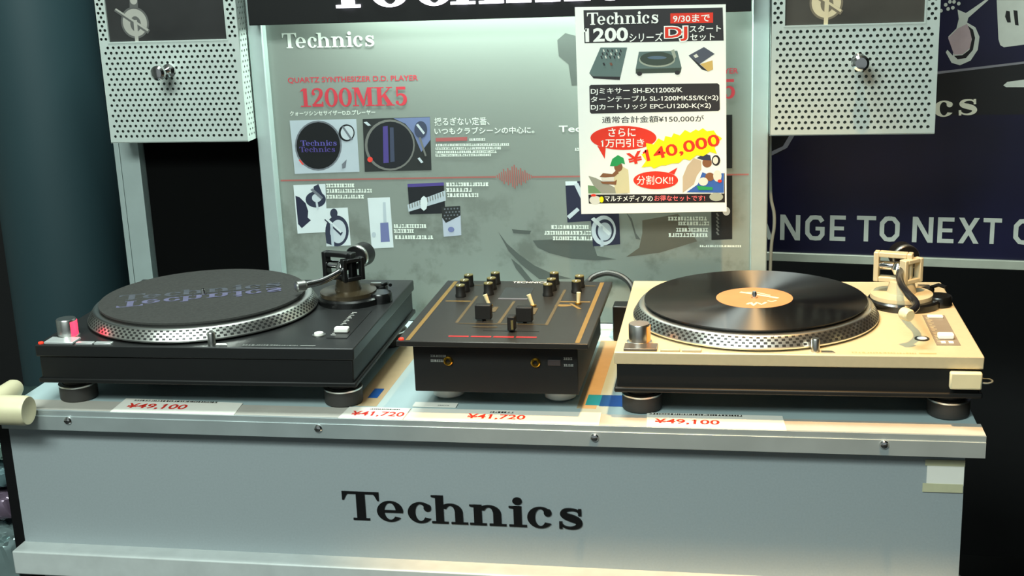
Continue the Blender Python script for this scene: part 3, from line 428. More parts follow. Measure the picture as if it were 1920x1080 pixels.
  ('p','chrome_tonearm_photo','ph_navy2',[(0.1157,0.1539),(0.1153,0.1498),(0.1142,0.146),(0.1124,0.1425),(0.1101,0.1396),(0.1073,0.1375),(0.1042,0.1361),(0.101,0.1356),(0.0978,0.1361),(0.0948,0.1374),(0.0921,0.1396),(0.0899,0.1425),(0.0882,0.1459),(0.0872,0.1498),(0.0869,0.1538),(0.0874,0.1579),(0.0885,0.1617),(0.0903,0.1652),(0.0927,0.168),(0.0955,0.1702),(0.0985,0.1715),(0.1017,0.172),(0.1049,0.1715),(0.1079,0.1702),(0.1106,0.168),(0.1128,0.1652),(0.1145,0.1617),(0.1155,0.1579)]),
  ('p','chrome_tonearm_photo','ph_silver',[(0.1123,0.1521),(0.112,0.1489),(0.1111,0.1457),(0.1098,0.143),(0.108,0.1406),(0.1059,0.1389),(0.1035,0.1378),(0.101,0.1374),(0.0986,0.1377),(0.0963,0.1388),(0.0942,0.1406),(0.0925,0.1429),(0.0913,0.1457),(0.0905,0.1488),(0.0903,0.1521),(0.0907,0.1554),(0.0915,0.1585),(0.0929,0.1613),(0.0947,0.1636),(0.0968,0.1653),(0.0992,0.1664),(0.1016,0.1668),(0.1041,0.1664),(0.1064,0.1653),(0.1084,0.1636),(0.1101,0.1613),(0.1114,0.1585),(0.1121,0.1554)]),
  ('p','chrome_tonearm_photo','ph_white',[(0.0797,0.172),(0.0849,0.1754),(0.1114,0.1495),(0.108,0.1452)]),
  ('p','chrome_tonearm_photo','ph_silver',[(0.0947,0.1608),(0.0981,0.1608),(0.0991,0.1278),(0.094,0.1269)]),
  ('p','chrome_tonearm_photo','ph_navy',[(0.1071,0.1883),(0.1105,0.1883),(0.1235,0.1599),(0.1209,0.159)]),
  ('g','chrome_arm_caption','bd_white',0.0161,0.1562,0.0599,0.0061),
  ('g','chrome_arm_caption','bd_white',0.0046,0.1467,0.0737,0.0061),
  ('g','chrome_arm_caption','bd_white',0.0181,0.1379,0.06,0.0061),
  ('p','black_fader_photo','ph_black',[(0.2674,0.24),(0.2999,0.2406),(0.3004,0.1404),(0.2684,0.1386)]),
  ('p','black_fader_photo','ph_silver2',[(0.2969,0.1845),(0.2968,0.183),(0.2964,0.1816),(0.2957,0.1803),(0.2948,0.1792),(0.2937,0.1784),(0.2925,0.1779),(0.2912,0.1778),(0.29,0.1779),(0.2887,0.1785),(0.2877,0.1793),(0.2867,0.1803),(0.2861,0.1816),(0.2856,0.183),(0.2855,0.1845),(0.2856,0.186),(0.286,0.1875),(0.2867,0.1888),(0.2876,0.1898),(0.2887,0.1906),(0.2899,0.1911),(0.2912,0.1913),(0.2924,0.1911),(0.2937,0.1906),(0.2947,0.1898),(0.2956,0.1887),(0.2963,0.1875),(0.2968,0.186)]),
  ('p','black_fader_photo','ph_grey2',[(0.2749,0.1812),(0.2773,0.182),(0.2806,0.1769),(0.2781,0.1761)]),
  ('p','black_fader_photo','ph_grey2',[(0.2749,0.1753),(0.2773,0.1761),(0.2806,0.171),(0.2782,0.1702)]),
  ('p','black_fader_photo','ph_grey2',[(0.2749,0.1693),(0.2773,0.1702),(0.2806,0.1651),(0.2782,0.1642)]),
  ('p','black_fader_photo','ph_grey2',[(0.2749,0.1634),(0.2774,0.1642),(0.2807,0.1591),(0.2782,0.1583)]),
  ('p','black_fader_photo','ph_grey2',[(0.2749,0.1574),(0.2774,0.1583),(0.2807,0.1532),(0.2782,0.1523)]),
  ('p','black_fader_photo','ph_grey2',[(0.2749,0.1515),(0.2774,0.1523),(0.2807,0.1472),(0.2782,0.1463)]),
  ('p','dark_photo','ph_black',[(0.2407,0.3327),(0.2993,0.3343),(0.2998,0.2522),(0.2421,0.2502)]),
  ('t','series_heading','SER:bd_red','1200MK5',0.1433,0.359,0.1615,0.0291),
  ('t','series_heading','bd_red','QUARTZ SYNTHESIZER D.D. PLAYER',0.1111,0.3948,0.1966,0.0096),
  ('g','black_fader_caption','bd_white',0.2014,0.1699,0.0595,0.006),
  ('g','black_fader_caption','bd_white',0.2171,0.1622,0.0463,0.0059),
  ('g','black_fader_caption','bd_white',0.2138,0.152,0.0496,0.006),
  ('g','black_fader_caption','bd_white',0.202,0.1435,0.0614,0.006),
  ('g','small_notice','bd_white',0.2502,0.1273,0.0618,0.0034),
 ],
 'POSTER': [
  ('p','sheet','po_white',[(0.0774,0.5067),(0.2908,0.505),(0.2945,0.2073),(0.0789,0.2037)]),
  ('p','header_print','po_dark',[(0.0828,0.4996),(0.2855,0.4976),(0.2872,0.4504),(0.0832,0.4515)]),
  ('t','header_print','LOGO:po_white','Technics',0.0878,0.478,0.1052,0.0176),
  ('p','header_print','po_red',[(0.2102,0.4914),(0.2718,0.4909),(0.2718,0.4764),(0.2101,0.4769)]),
  ('t','header_print','po_white','9/30まで',0.214,0.4783,0.0532,0.0107),
  ('t','header_print','po_white','1200',0.0848,0.453,0.0633,0.0202),
  ('t','header_print','po_white','シリーズ',0.1497,0.4516,0.0493,0.0131),
  ('t','header_print','OUT:po_red','DJ',0.2021,0.4513,0.0327,0.0207),
  ('t','header_print','po_white','スタート',0.2379,0.4633,0.0454,0.0099),
  ('t','header_print','po_white','セット',0.2386,0.4511,0.0355,0.01),
  ('p','mixer_photo','po_slate',[(0.1069,0.4447),(0.1464,0.4437),(0.1354,0.3993),(0.0948,0.4017),(0.0893,0.4073)]),
  ('p','mixer_photo','po_dark',[(0.0893,0.4073),(0.0948,0.4025),(0.1354,0.4009),(0.1346,0.3962),(0.0955,0.3993)]),
  ('p','mixer_photo','po_pale',[(0.11,0.4415),(0.1116,0.4422),(0.1131,0.4383),(0.1115,0.4375)]),
  ('p','mixer_photo','po_dark',[(0.1163,0.4413),(0.1179,0.4421),(0.1194,0.4381),(0.1178,0.4374)]),
  ('p','mixer_photo','po_dark',[(0.1227,0.4412),(0.1243,0.4419),(0.1258,0.438),(0.1242,0.4372)]),
  ('p','mixer_photo','po_pale',[(0.129,0.441),(0.1306,0.4418),(0.1321,0.4378),(0.1305,0.4371)]),
  ('p','mixer_photo','po_dark',[(0.1353,0.4409),(0.1369,0.4416),(0.1384,0.4377),(0.1368,0.4369)]),
  ('p','mixer_photo','po_dark',[(0.1083,0.4368),(0.1099,0.4376),(0.1114,0.4336),(0.1098,0.4329)]),
  ('p','mixer_photo','po_dark',[(0.1147,0.4367),(0.1163,0.4374),(0.1178,0.4335),(0.1162,0.4327)]),
  ('p','mixer_photo','po_pale',[(0.121,0.4365),(0.1226,0.4373),(0.1241,0.4333),(0.1225,0.4326)]),
  ('p','mixer_photo','po_dark',[(0.1273,0.4364),(0.1289,0.4371),(0.1304,0.4332),(0.1288,0.4324)]),
  ('p','mixer_photo','po_dark',[(0.1337,0.4362),(0.1352,0.437),(0.1368,0.433),(0.1352,0.4323)]),
  ('p','mixer_photo','po_dark',[(0.1066,0.4321),(0.1082,0.4329),(0.1097,0.4289),(0.1081,0.4282)]),
  ('p','mixer_photo','po_pale',[(0.113,0.432),(0.1146,0.4328),(0.1161,0.4288),(0.1145,0.4281)]),
  ('p','mixer_photo','po_dark',[(0.1193,0.4319),(0.1209,0.4326),(0.1224,0.4287),(0.1208,0.4279)]),
  ('p','mixer_photo','po_dark',[(0.1257,0.4317),(0.1273,0.4325),(0.1288,0.4285),(0.1272,0.4278)]),
  ('p','mixer_photo','po_pale',[(0.132,0.4316),(0.1336,0.4323),(0.1351,0.4284),(0.1335,0.4276)]),
  ('p','mixer_photo','po_dark',[(0.1096,0.4219),(0.112,0.4226),(0.1135,0.4187),(0.1111,0.4179)]),
  ('p','mixer_photo','po_brown',[(0.1199,0.4217),(0.1231,0.4224),(0.1246,0.4184),(0.1214,0.4177)]),
  ('p','turntable_picture','po_slate',[(0.1636,0.4371),(0.22,0.4373),(0.2261,0.4124),(0.1586,0.4122)]),
  ('p','turntable_picture','po_darkslate',[(0.1586,0.4122),(0.2261,0.4124),(0.2245,0.4054),(0.1585,0.4052)]),
  ('p','turntable_picture','po_pale2',[(0.2168,0.4242),(0.2161,0.4218),(0.2141,0.4196),(0.2109,0.4176),(0.2067,0.4159),(0.2017,0.4147),(0.196,0.414),(0.1901,0.4139),(0.1841,0.4143),(0.1785,0.4152),(0.1735,0.4166),(0.1692,0.4185),(0.1661,0.4206),(0.1641,0.423),(0.1635,0.4254),(0.1642,0.4278),(0.1662,0.4301),(0.1694,0.4321),(0.1737,0.4337),(0.1787,0.4349),(0.1844,0.4356),(0.1903,0.4357),(0.1962,0.4353),(0.2018,0.4344),(0.2068,0.433),(0.211,0.4311),(0.2142,0.429),(0.2161,0.4267)]),
  ('p','turntable_picture','po_darkslate',[(0.2152,0.4258),(0.2146,0.4236),(0.2127,0.4215),(0.2097,0.4196),(0.2058,0.4181),(0.201,0.417),(0.1957,0.4164),(0.1901,0.4162),(0.1845,0.4166),(0.1792,0.4175),(0.1745,0.4188),(0.1705,0.4205),(0.1675,0.4225),(0.1657,0.4247),(0.1651,0.4269),(0.1657,0.4292),(0.1676,0.4313),(0.1706,0.4331),(0.1746,0.4346),(0.1794,0.4357),(0.1847,0.4364),(0.1903,0.4365),(0.1959,0.4361),(0.2011,0.4352),(0.2059,0.4339),(0.2098,0.4322),(0.2128,0.4303),(0.2146,0.4281)]),
  ('p','turntable_picture','po_slateblue',[(0.2043,0.4276),(0.2039,0.4271),(0.2029,0.4266),(0.2012,0.4262),(0.199,0.4259),(0.1963,0.4257),(0.1933,0.4256),(0.1902,0.4256),(0.1871,0.4257),(0.1841,0.426),(0.1814,0.4263),(0.1792,0.4267),(0.1775,0.4272),(0.1765,0.4277),(0.1761,0.4282),(0.1765,0.4288),(0.1775,0.4292),(0.1792,0.4296),(0.1814,0.43),(0.1841,0.4302),(0.1871,0.4303),(0.1902,0.4303),(0.1934,0.4301),(0.1964,0.4299),(0.199,0.4296),(0.2012,0.4291),(0.2029,0.4287),(0.204,0.4281)]),
  ('p','turntable_picture','po_pale2',[(0.2106,0.4376),(0.2153,0.4398),(0.2184,0.4289),(0.2152,0.4243)]),
  ('p','turntable_picture','po_dark',[(0.168,0.405),(0.1674,0.4034),(0.1659,0.4023),(0.164,0.4019),(0.162,0.4024),(0.1606,0.4035),(0.1601,0.4051),(0.1606,0.4067),(0.1621,0.4078),(0.164,0.4082),(0.166,0.4077),(0.1674,0.4065)]),
  ('p','turntable_picture','po_dark',[(0.2237,0.4054),(0.2232,0.4038),(0.2217,0.4027),(0.2198,0.4024),(0.2178,0.4028),(0.2164,0.404),(0.2159,0.4056),(0.2164,0.4071),(0.2179,0.4082),(0.2198,0.4086),(0.2218,0.4081),(0.2232,0.407)]),
  ('p','cartridge_picture','po_slate2',[(0.2363,0.43),(0.2587,0.4418),(0.2742,0.4315),(0.2525,0.4172)]),
  ('p','cartridge_picture','po_dark',[(0.2363,0.43),(0.2525,0.4172),(0.2649,0.4061),(0.2556,0.4094)]),
  ('p','cartridge_picture','po_tan',[(0.2533,0.4172),(0.2711,0.4223),(0.2719,0.4091),(0.2649,0.4061)]),
  ('p','cartridge_picture','po_pale',[(0.2432,0.4298),(0.2479,0.4321),(0.251,0.4281),(0.2463,0.4259)]),
  ('p','item_list_print','po_dark',[(0.0889,0.3875),(0.0913,0.3899),(0.2781,0.3887),(0.2812,0.3863),(0.2821,0.3502),(0.2798,0.3479),(0.0911,0.3468),(0.0888,0.3492)]),
  ('t','item_list_print','po_white','DJミキサー SH-EX1200S/K',0.091,0.3744,0.1365,0.0103),
  ('t','item_list_print','po_white','ターンテーブル SL-1200MK5S/K(×2)',0.0907,0.3624,0.1891,0.0103),
  ('t','item_list_print','po_white','DJカートリッジ EPC-U1200-K(×2)',0.0905,0.351,0.1784,0.0096),
  ('t','price_print','po_ink','通常合計金額¥150,000が',0.107,0.3318,0.1517,0.0104),
  ('p','price_print','po_red',[(0.1883,0.3089),(0.1875,0.3058),(0.1853,0.3028),(0.1816,0.3),(0.1766,0.2974),(0.1705,0.2953),(0.1634,0.2935),(0.1555,0.2923),(0.1471,0.2915),(0.1384,0.2913),(0.1298,0.2917),(0.1213,0.2926),(0.1135,0.294),(0.1063,0.2959),(0.1002,0.2982),(0.0952,0.3009),(0.0916,0.3038),(0.0894,0.3069),(0.0887,0.3101),(0.0895,0.3133),(0.0919,0.3163),(0.0956,0.3191),(0.1007,0.3217),(0.1069,0.3238),(0.1141,0.3255),(0.122,0.3268),(0.1304,0.3275),(0.139,0.3276),(0.1476,0.3273),(0.156,0.3263),(0.1638,0.3249),(0.1708,0.323),(0.1769,0.3207),(0.1818,0.3181),(0.1854,0.3152),(0.1876,0.3121)]),
  ('p','price_print','po_red',[(0.0989,0.2979),(0.1117,0.295),(0.1099,0.2778)]),
  ('t','price_print','po_white','さらに',0.1162,0.3116,0.041,0.0129),
  ('t','price_print','po_white','1万円引き',0.1062,0.2954,0.0636,0.0129),
  ('p','price_print','po_yellow',[(0.1651,0.2644),(0.1723,0.2744),(0.1653,0.2844),(0.1738,0.2872),(0.1726,0.3014),(0.1838,0.2992),(0.1909,0.3083),(0.1993,0.304),(0.2014,0.3117),(0.2105,0.3095),(0.214,0.3158),(0.2231,0.3122),(0.2307,0.3205),(0.2384,0.3162),(0.2467,0.321),(0.2508,0.3188),(0.2571,0.3227),(0.2633,0.318),(0.2729,0.3193),(0.2771,0.3129),(0.2854,0.3072),(0.2785,0.3003),(0.2744,0.2933),(0.2778,0.2841),(0.2674,0.287),(0.2577,0.2807),(0.248,0.2822),(0.2382,0.2745),(0.2285,0.2767),(0.2215,0.2704),(0.2102,0.2698),(0.2018,0.267),(0.1948,0.267),(0.1842,0.2625),(0.1792,0.2657)]),
  ('r','price_print','po_red2','¥140,000',0.1467,0.2645,0.284,0.2939,0.0216),
  ('p','left_person_print','po_green2',[(0.0832,0.2375),(0.1062,0.2345),(0.1418,0.2253),(0.0836,0.2247)]),
  ('p','left_person_print','po_greymid',[(0.0843,0.252),(0.095,0.249),(0.1205,0.2358),(0.1446,0.2244),(0.1045,0.2246),(0.0918,0.2374)]),
  ('p','left_person_print','po_cream',[(0.1266,0.2561),(0.1367,0.2661),(0.1452,0.261),(0.1468,0.2256),(0.126,0.2242),(0.1221,0.246)]),
  ('p','left_person_print','po_skin',[(0.1368,0.2653),(0.1363,0.2625),(0.1348,0.2602),(0.1327,0.2586),(0.1302,0.258),(0.1277,0.2586),(0.1257,0.2602),(0.1243,0.2626),(0.1239,0.2654),(0.1244,0.2683),(0.1258,0.2706),(0.128,0.2722),(0.1305,0.2727),(0.1329,0.2722),(0.135,0.2706),(0.1364,0.2682)]),
  ('p','left_person_print','po_green',[(0.1175,0.2669),(0.1213,0.2777),(0.1299,0.2836),(0.1384,0.279),(0.1406,0.2696),(0.1354,0.2711),(0.1282,0.2668)]),
  ('p','left_person_print','po_skin',[(0.1015,0.2504),(0.1066,0.2562),(0.1209,0.2547),(0.1281,0.2618),(0.1309,0.256),(0.1222,0.2489),(0.1065,0.2497)]),
  ('p','left_person_print','po_skin',[(0.102,0.2432),(0.1235,0.2431),(0.1279,0.2459),(0.1263,0.238),(0.1063,0.2395)]),
  ('p','left_person_print','po_pale',[(0.1036,0.249),(0.1236,0.2503),(0.1235,0.2438),(0.1049,0.2446)]),
  ('p','right_person_print','po_beige',[(0.2269,0.2252),(0.227,0.2496),(0.234,0.2667),(0.2438,0.278),(0.255,0.2737),(0.2549,0.2609),(0.248,0.2509),(0.2437,0.2381)]),
  ('p','right_person_print','po_blue',[(0.2325,0.2259),(0.2493,0.238),(0.2563,0.2566),(0.2633,0.2537),(0.2883,0.2549),(0.2884,0.225)]),
  ('p','right_person_print','po_skin',[(0.2704,0.2707),(0.2699,0.2679),(0.2683,0.2656),(0.266,0.264),(0.2633,0.2635),(0.2606,0.2641),(0.2583,0.2657),(0.2567,0.268),(0.2562,0.2708),(0.2567,0.2736),(0.2583,0.2759),(0.2606,0.2775),(0.2633,0.278),(0.266,0.2774),(0.2683,0.2758),(0.2699,0.2735)]),
  ('p','right_person_print','po_navy',[(0.248,0.278),(0.2591,0.2845),(0.2681,0.282),(0.2695,0.2742),(0.2563,0.2751)]),
  ('p','right_person_print','po_ink',[(0.2828,0.2741),(0.2823,0.2711),(0.2809,0.2684),(0.2789,0.2667),(0.2765,0.2661),(0.2741,0.2668),(0.272,0.2685),(0.2707,0.2711),(0.2702,0.2742),(0.2706,0.2773),(0.272,0.2799),(0.274,0.2816),(0.2765,0.2822),(0.2789,0.2816),(0.2809,0.2798),(0.2823,0.2772)]),
  ('p','right_person_print','po_pale',[(0.2797,0.2742),(0.2794,0.272),(0.2786,0.2702),(0.2773,0.269),(0.2758,0.2685),(0.2743,0.269),(0.273,0.2702),(0.2721,0.2721),(0.2718,0.2742),(0.2721,0.2764),(0.273,0.2782),(0.2743,0.2794),(0.2758,0.2798),(0.2773,0.2794),(0.2786,0.2781),(0.2794,0.2763)]),
  ('p','right_person_print','po_skin',[(0.2746,0.2493),(0.2739,0.2465),(0.2719,0.2443),(0.2691,0.243),(0.2659,0.2431),(0.263,0.2443),(0.2611,0.2466),(0.2604,0.2494),(0.2611,0.2522),(0.263,0.2545),(0.2659,0.2557),(0.2691,0.2557),(0.2719,0.2544),(0.2739,0.2521)]),
  ('p','right_person_print','po_pale',[(0.2849,0.2507),(0.2841,0.2462),(0.2818,0.243),(0.2786,0.2418),(0.2755,0.243),(0.2731,0.2463),(0.2723,0.2508),(0.2731,0.2552),(0.2754,0.2585),(0.2786,0.2596),(0.2817,0.2584),(0.2841,0.2551)]),
  ('p','right_person_print','po_pale',[(0.2649,0.2423),(0.2639,0.239),(0.2613,0.2366),(0.2577,0.2358),(0.2542,0.2367),(0.2515,0.2391),(0.2506,0.2423),(0.2515,0.2456),(0.2542,0.2479),(0.2577,0.2488),(0.2613,0.2479),(0.2639,0.2455)]),
  ('p','right_person_print','po_green',[(0.2479,0.2359),(0.2717,0.2336),(0.2717,0.2293),(0.2507,0.2294)]),
  ('p','right_person_print','po_red',[(0.2853,0.2429),(0.2847,0.2414),(0.2831,0.2406),(0.2811,0.2406),(0.2796,0.2415),(0.2789,0.2429),(0.2795,0.2443),(0.2811,0.2452),(0.2831,0.2452),(0.2847,0.2443)]),
  ('p','price_print','po_red',[(0.2202,0.2447),(0.2195,0.242),(0.2176,0.2395),(0.2145,0.2371),(0.2103,0.2351),(0.2052,0.2334),(0.1993,0.2322),(0.193,0.2314),(0.1864,0.2312),(0.1798,0.2315),(0.1735,0.2323),(0.1676,0.2336),(0.1625,0.2353),(0.1583,0.2374),(0.1552,0.2398),(0.1533,0.2424),(0.1527,0.2451),(0.1534,0.2477),(0.1553,0.2503),(0.1585,0.2526),(0.1627,0.2547),(0.1679,0.2563),(0.1737,0.2576),(0.1801,0.2583),(0.1867,0.2585),(0.1932,0.2582),(0.1995,0.2574),(0.2053,0.2561),(0.2104,0.2543),(0.2145,0.2523),(0.2176,0.2499),(0.2195,0.2473)]),
  ('p','price_print','po_red',[(0.2059,0.2562),(0.2193,0.264),(0.2143,0.2533)]),
  ('t','price_print','po_white','分割OK!!',0.1578,0.238,0.0547,0.0139),
  ('p','footer_print','po_ink',[(0.0836,0.2229),(0.2898,0.2238),(0.2899,0.2103),(0.084,0.209)]),
  ('p','footer_print','po_pale',[(0.1029,0.2144),(0.1022,0.2119),(0.1002,0.2097),(0.0972,0.2083),(0.0937,0.2078),(0.0903,0.2083),(0.0874,0.2098),(0.0855,0.2119),(0.0849,0.2145),(0.0856,0.217),(0.0876,0.2192),(0.0906,0.2206),(0.094,0.2211),(0.0975,0.2206),(0.1004,0.2191),(0.1023,0.217)]),
  ('p','footer_print','po_yellow',[(0.107,0.2152),(0.1065,0.2127),(0.1053,0.2109),(0.1036,0.2103),(0.102,0.2109),(0.1009,0.2128),(0.1005,0.2153),(0.101,0.2177),(0.1022,0.2196),(0.1038,0.2202),(0.1055,0.2196),(0.1066,0.2177)]),
  ('p','footer_print','po_red',[(0.0957,0.2219),(0.0951,0.2209),(0.0936,0.2201),(0.0916,0.2199),(0.0895,0.2201),(0.088,0.2209),(0.0875,0.2219),(0.0881,0.223),(0.0896,0.2237),(0.0916,0.224),(0.0937,0.2237),(0.0952,0.223)]),
  ('p','footer_print','po_pale2',[(0.2873,0.2187),(0.2865,0.2162),(0.2843,0.2141),(0.2809,0.2127),(0.277,0.2122),(0.2731,0.2127),(0.2697,0.2142),(0.2675,0.2163),(0.2667,0.2188),(0.2675,0.2213),(0.2697,0.2234),(0.273,0.2248),(0.277,0.2253),(0.2809,0.2248),(0.2843,0.2233),(0.2865,0.2212)]),
  ('t','footer_print','po_white','マルチメディアの',0.1086,0.2118,0.0731,0.0099),
  ('t','footer_print','po_pink','お得なセットです!',0.1842,0.2124,0.0761,0.009),
  ('p','footer_print','po_ink',[(0.2886,0.2549),(0.2894,0.2549),(0.2899,0.2103),(0.289,0.2103)]),
 ],
 'BANNER': [
  ('p','banner_frame','bn',[(-0.1476,0.0517),(0.3491,0.0521),(0.3501,0.0365),(-0.1475,0.036)]),
  ('p','line','bn_grey',[(0.1239,0.3603),(0.3287,0.3839),(0.3289,0.3805),(0.124,0.3559)]),
  ('p','cup','bn_pale',[(0.2073,0.4664),(0.2203,0.4605),(0.2308,0.4678),(0.2482,0.4805),(0.2536,0.4804),(0.2244,0.4529),(0.2229,0.4454),(0.236,0.4376),(0.2431,0.4224),(0.2415,0.4015),(0.2314,0.3844),(0.2153,0.3769),(0.2022,0.3809),(0.1922,0.3982),(0.1948,0.402),(0.2035,0.3924),(0.2047,0.4058),(0.1948,0.4231),(0.207,0.4362),(0.2099,0.4513)]),
  ('p','inner','bn_pink',[(0.1948,0.4211),(0.2088,0.4361),(0.223,0.4435),(0.2312,0.4244),(0.2304,0.4054),(0.2181,0.3941),(0.2053,0.3943)]),
  ('p','arc','bn_black',[(0.2241,0.4406),(0.2326,0.4339),(0.2365,0.4206),(0.2342,0.4016),(0.2239,0.3883),(0.2112,0.3865),(0.2054,0.3923),(0.2182,0.3932),(0.2287,0.4017),(0.2315,0.4187),(0.2281,0.4321)]),
  ('p','card','bn_pale',[(0.2661,0.4801),(0.3088,0.4791),(0.313,0.4092),(0.281,0.4052),(0.2754,0.4087),(0.2722,0.4182)]),
  ('p','mark','bn_black',[(0.2813,0.463),(0.2867,0.462),(0.2895,0.4442),(0.2842,0.4443),(0.2801,0.4537)]),
  ('p','mark','bn_black',[(0.292,0.4637),(0.2982,0.4627),(0.3014,0.4393),(0.296,0.4404)]),
  ('p','streak','bn_pale',[(0.2836,0.3439),(0.2896,0.3496),(0.3163,0.3533),(0.317,0.3409),(0.2882,0.341)]),
  ('p','disc','bn_dark',[(-0.0937,0.2569),(-0.0484,0.2601),(-0.0589,0.2396),(-0.0751,0.2273),(-0.0933,0.2224)]),
  ('p','rim','bn_grey',[(-0.0574,0.2591),(-0.0484,0.2596),(-0.0607,0.2377),(-0.0878,0.2234),(-0.0915,0.229),(-0.068,0.2404)]),
 ],
}
# ------------------------------------------------------------------ the setting
M_black = mat('black_wall', (14, 15, 16), .85, var=.1)
M_floor = mat('grey_floor', (14, 14, 14), .7)
M_wall = mat('shop_wall', (150, 155, 150), .8)
M_ceil = mat('shop_ceiling', (205, 208, 204), .85)
def slab(name, x0, x1, y0, y1, z0, z1, m, label):
    return structure(MB().box(x0, x1, y0, y1, z0, z1, m).build(name, smooth=False), label, 'wall')
structure(MB().box(-2.6, 2.6, -4.2, 1.4, -.1, 0, M_floor).build('floor', smooth=False), 'grey shop floor under the display counter', 'floor')
slab('wall_back', -2.6, 2.6, 1.3, 1.4, 0, 2.8, M_black, 'black wall behind the display stand and banner')
slab('wall_left', -2.7, -2.6, -4.2, 1.4, 0, 2.8, M_wall, 'plain shop wall left of the display')
slab('wall_right', 2.6, 2.7, -4.2, 1.4, 0, 2.8, M_black, 'black shop wall right of the display')
structure(MB().box(-2.6, 2.6, -4.2, 1.4, 2.8, 2.9, M_ceil).build('ceiling', smooth=False), 'pale shop ceiling above the display', 'ceiling')

# ------------------------------------------------------------------ materials of the things
M_alu = mat('brushed_aluminium', (196, 206, 206), .4, .6, var=.08, scale=14)
M_panel = mat('grey_laminate', (155, 164, 167), .45, 0, .4, var=.04, scale=350)
M_ctop = mat('pale_teal_laminate', (172, 192, 194), .28, 0, .5, var=.05, scale=8)
M_tan = mat('tan_strip', (178, 158, 124), .45)
M_blue = mat('blue_print', (22, 78, 150), .4)
M_cyan = mat('cyan_print', (30, 140, 175), .4)
M_chrome = mat('chrome', (225, 225, 225), .12, 1.0, var=0)
M_satin = mat('satin_metal', (200, 200, 196), .3, 1.0, var=.04)
M_ink = mat('black_lettering', (12, 12, 13), .4)
M_dk = mat('black_paint', (28, 29, 29), .42, 0, .5, var=.06)
M_rub = mat('black_rubber', (16, 17, 17), .55, 0, .4, var=.08)
M_foot = mat('dark_rubber', (44, 42, 40), .6)
M_silv = mat('champagne_silver_paint', (200, 188, 156), .42, .2, .5, var=.03, scale=120)
M_plat = mat('bright_aluminium', (228, 228, 222), .30, 1.0, var=0)
M_dotd = mat('strobe_dot_gap', (32, 32, 31), .4)
M_felt = mat('black_felt', (62, 62, 60), .95, 0, .1, var=.12, scale=260, bump=.3)
M_feltp = mat('violet_slipmat_print', (98, 97, 122), .95, 0, .1, var=.15, scale=120)
M_feltg = mat('grey_slipmat_print', (78, 81, 88), .95, 0, .1, var=.15, scale=120)
M_vinyl = mat('black_vinyl', (9, 9, 10), .50, 0, 1.0, var=0, aniso=1.0, coat=.3)
M_label = mat('orange_brown_label', (178, 128, 84), .55, var=.05)
M_white = mat('white_plastic', (248, 246, 238), .4)
M_cream = mat('cream_plastic', (214, 206, 170), .45, var=.04)
M_paper = mat('white_card', (238, 236, 226), .6, var=.02)
M_redink = mat('red_ink', (214, 44, 30), .6)
M_tape = mat('yellowed_tape', (196, 194, 160), .4)
M_gold = mat('gold_line', (128, 102, 50), .5, .1); M_gold2 = mat('dull_gold_line', (84, 72, 46), .5, .1)
M_goldm = mat('gold_metal', (226, 172, 60), .22, 1.0, var=0)
M_knobt = mat('olive_knob_top', (104, 98, 58), .5, .1)
M_lever = mat('ivory_lever', (226, 214, 170), .4)
M_red = mat('red_print', (170, 28, 32), .5)
M_led = mat('red_lamp', (230, 50, 30), .4, emit=(255, 50, 30), estr=1.3)
M_strobe = mat('red_strobe_lamp', (240, 60, 80), .4, emit=(255, 40, 70), estr=3.0)
M_grey = mat('grey_print', (130, 132, 128), .5)
M_box = mat('pale_grey_steel', (186, 196, 190), .42, .15, .5, var=.03)
M_liner = mat('dark_liner', (112, 120, 116), .9)
M_post = mat('grey_aluminium_post', (176, 190, 188), .42, .35, .5, var=.03)
M_fascia = mat('black_fascia', (14, 15, 15), .35)
M_lit = mat('lit_white_letters', (250, 250, 255), .5, emit=(246, 240, 255), estr=3.2, var=0)
M_board = mat('grey_green_board', (138, 146, 138), .32, 0, .5, var=.05, scale=7, coat=.35)
M_cable = mat('black_cable', (18, 20, 20), .5)
M_cableg = mat('grey_cable', (120, 126, 120), .5)
M_clear = None

# ------------------------------------------------------------------ display counter
ctr = empty('display_counter', (-.045, .2, -Z0))
tag(ctr, 'grey display counter with aluminium edge and black serif lettering on its front', 'counter')
cx, cy = .045, -.2
def L(b, name, **k):                       # counter parts are drawn around the counter's own base
    o = b.build(name, ctr, **k); o.location = (cx, cy, Z0); return o
L(MB().box(-.696, .608, .004, .452, -.022, 0, M_ctop), 'tabletop', bevel=.001)
L(MB().box(-.700, .612, .0038, .0420, 0, .0005, mat('worn_aluminium', (212, 208, 198), .42, .3, var=.06, scale=20)).box(-.700, .612, 0, .0038, -.028, .0005, M_alu).box(-.700, .612, -.0012, 0, -.028, -.0075, M_alu), 'edge_trim', bevel=.0006)
for x, z in ((-.598, -.013), (-.237, -.014), (.133, -.0155), (.492, -.0135)):
    sb = MB(); sb.lathe([(.0056, -.0012), (.0056, -.0024), (.0042, -.0042), (.0015, -.0050)], M_chrome, (x, 0, z), 20, 'Y')
    sb.box(x-.004, x+.004, -.0054, -.0044, z-.0007, z+.0007, M_dotd)
    L(sb, 'screw')
L(MB().box(-.7035, .592, .02, .04, -.215, -.022, M_panel), 'front_panel', smooth=False)
L(MB().box(-.7225, -.704, .024, .44, -Z0, -.030, M_ink), 'side_panel', smooth=False)
L(MB().box(.575, .591, .04, .44, -Z0, -.022, M_ink), 'side_panel', smooth=False)
L(MB().box(-.7065, .600, -.012, .05, -.247, -.211, mat('pale_ledge', (206, 212, 210), .45, .15)), 'lower_ledge', bevel=.002)
L(MB().box(-.680, .585, .02, .44, -Z0, -.247, M_panel), 'plinth', smooth=False)
pr = Print(lambda x, y, h: (x, .02 - h, y)); ps, tw = logo_polys()
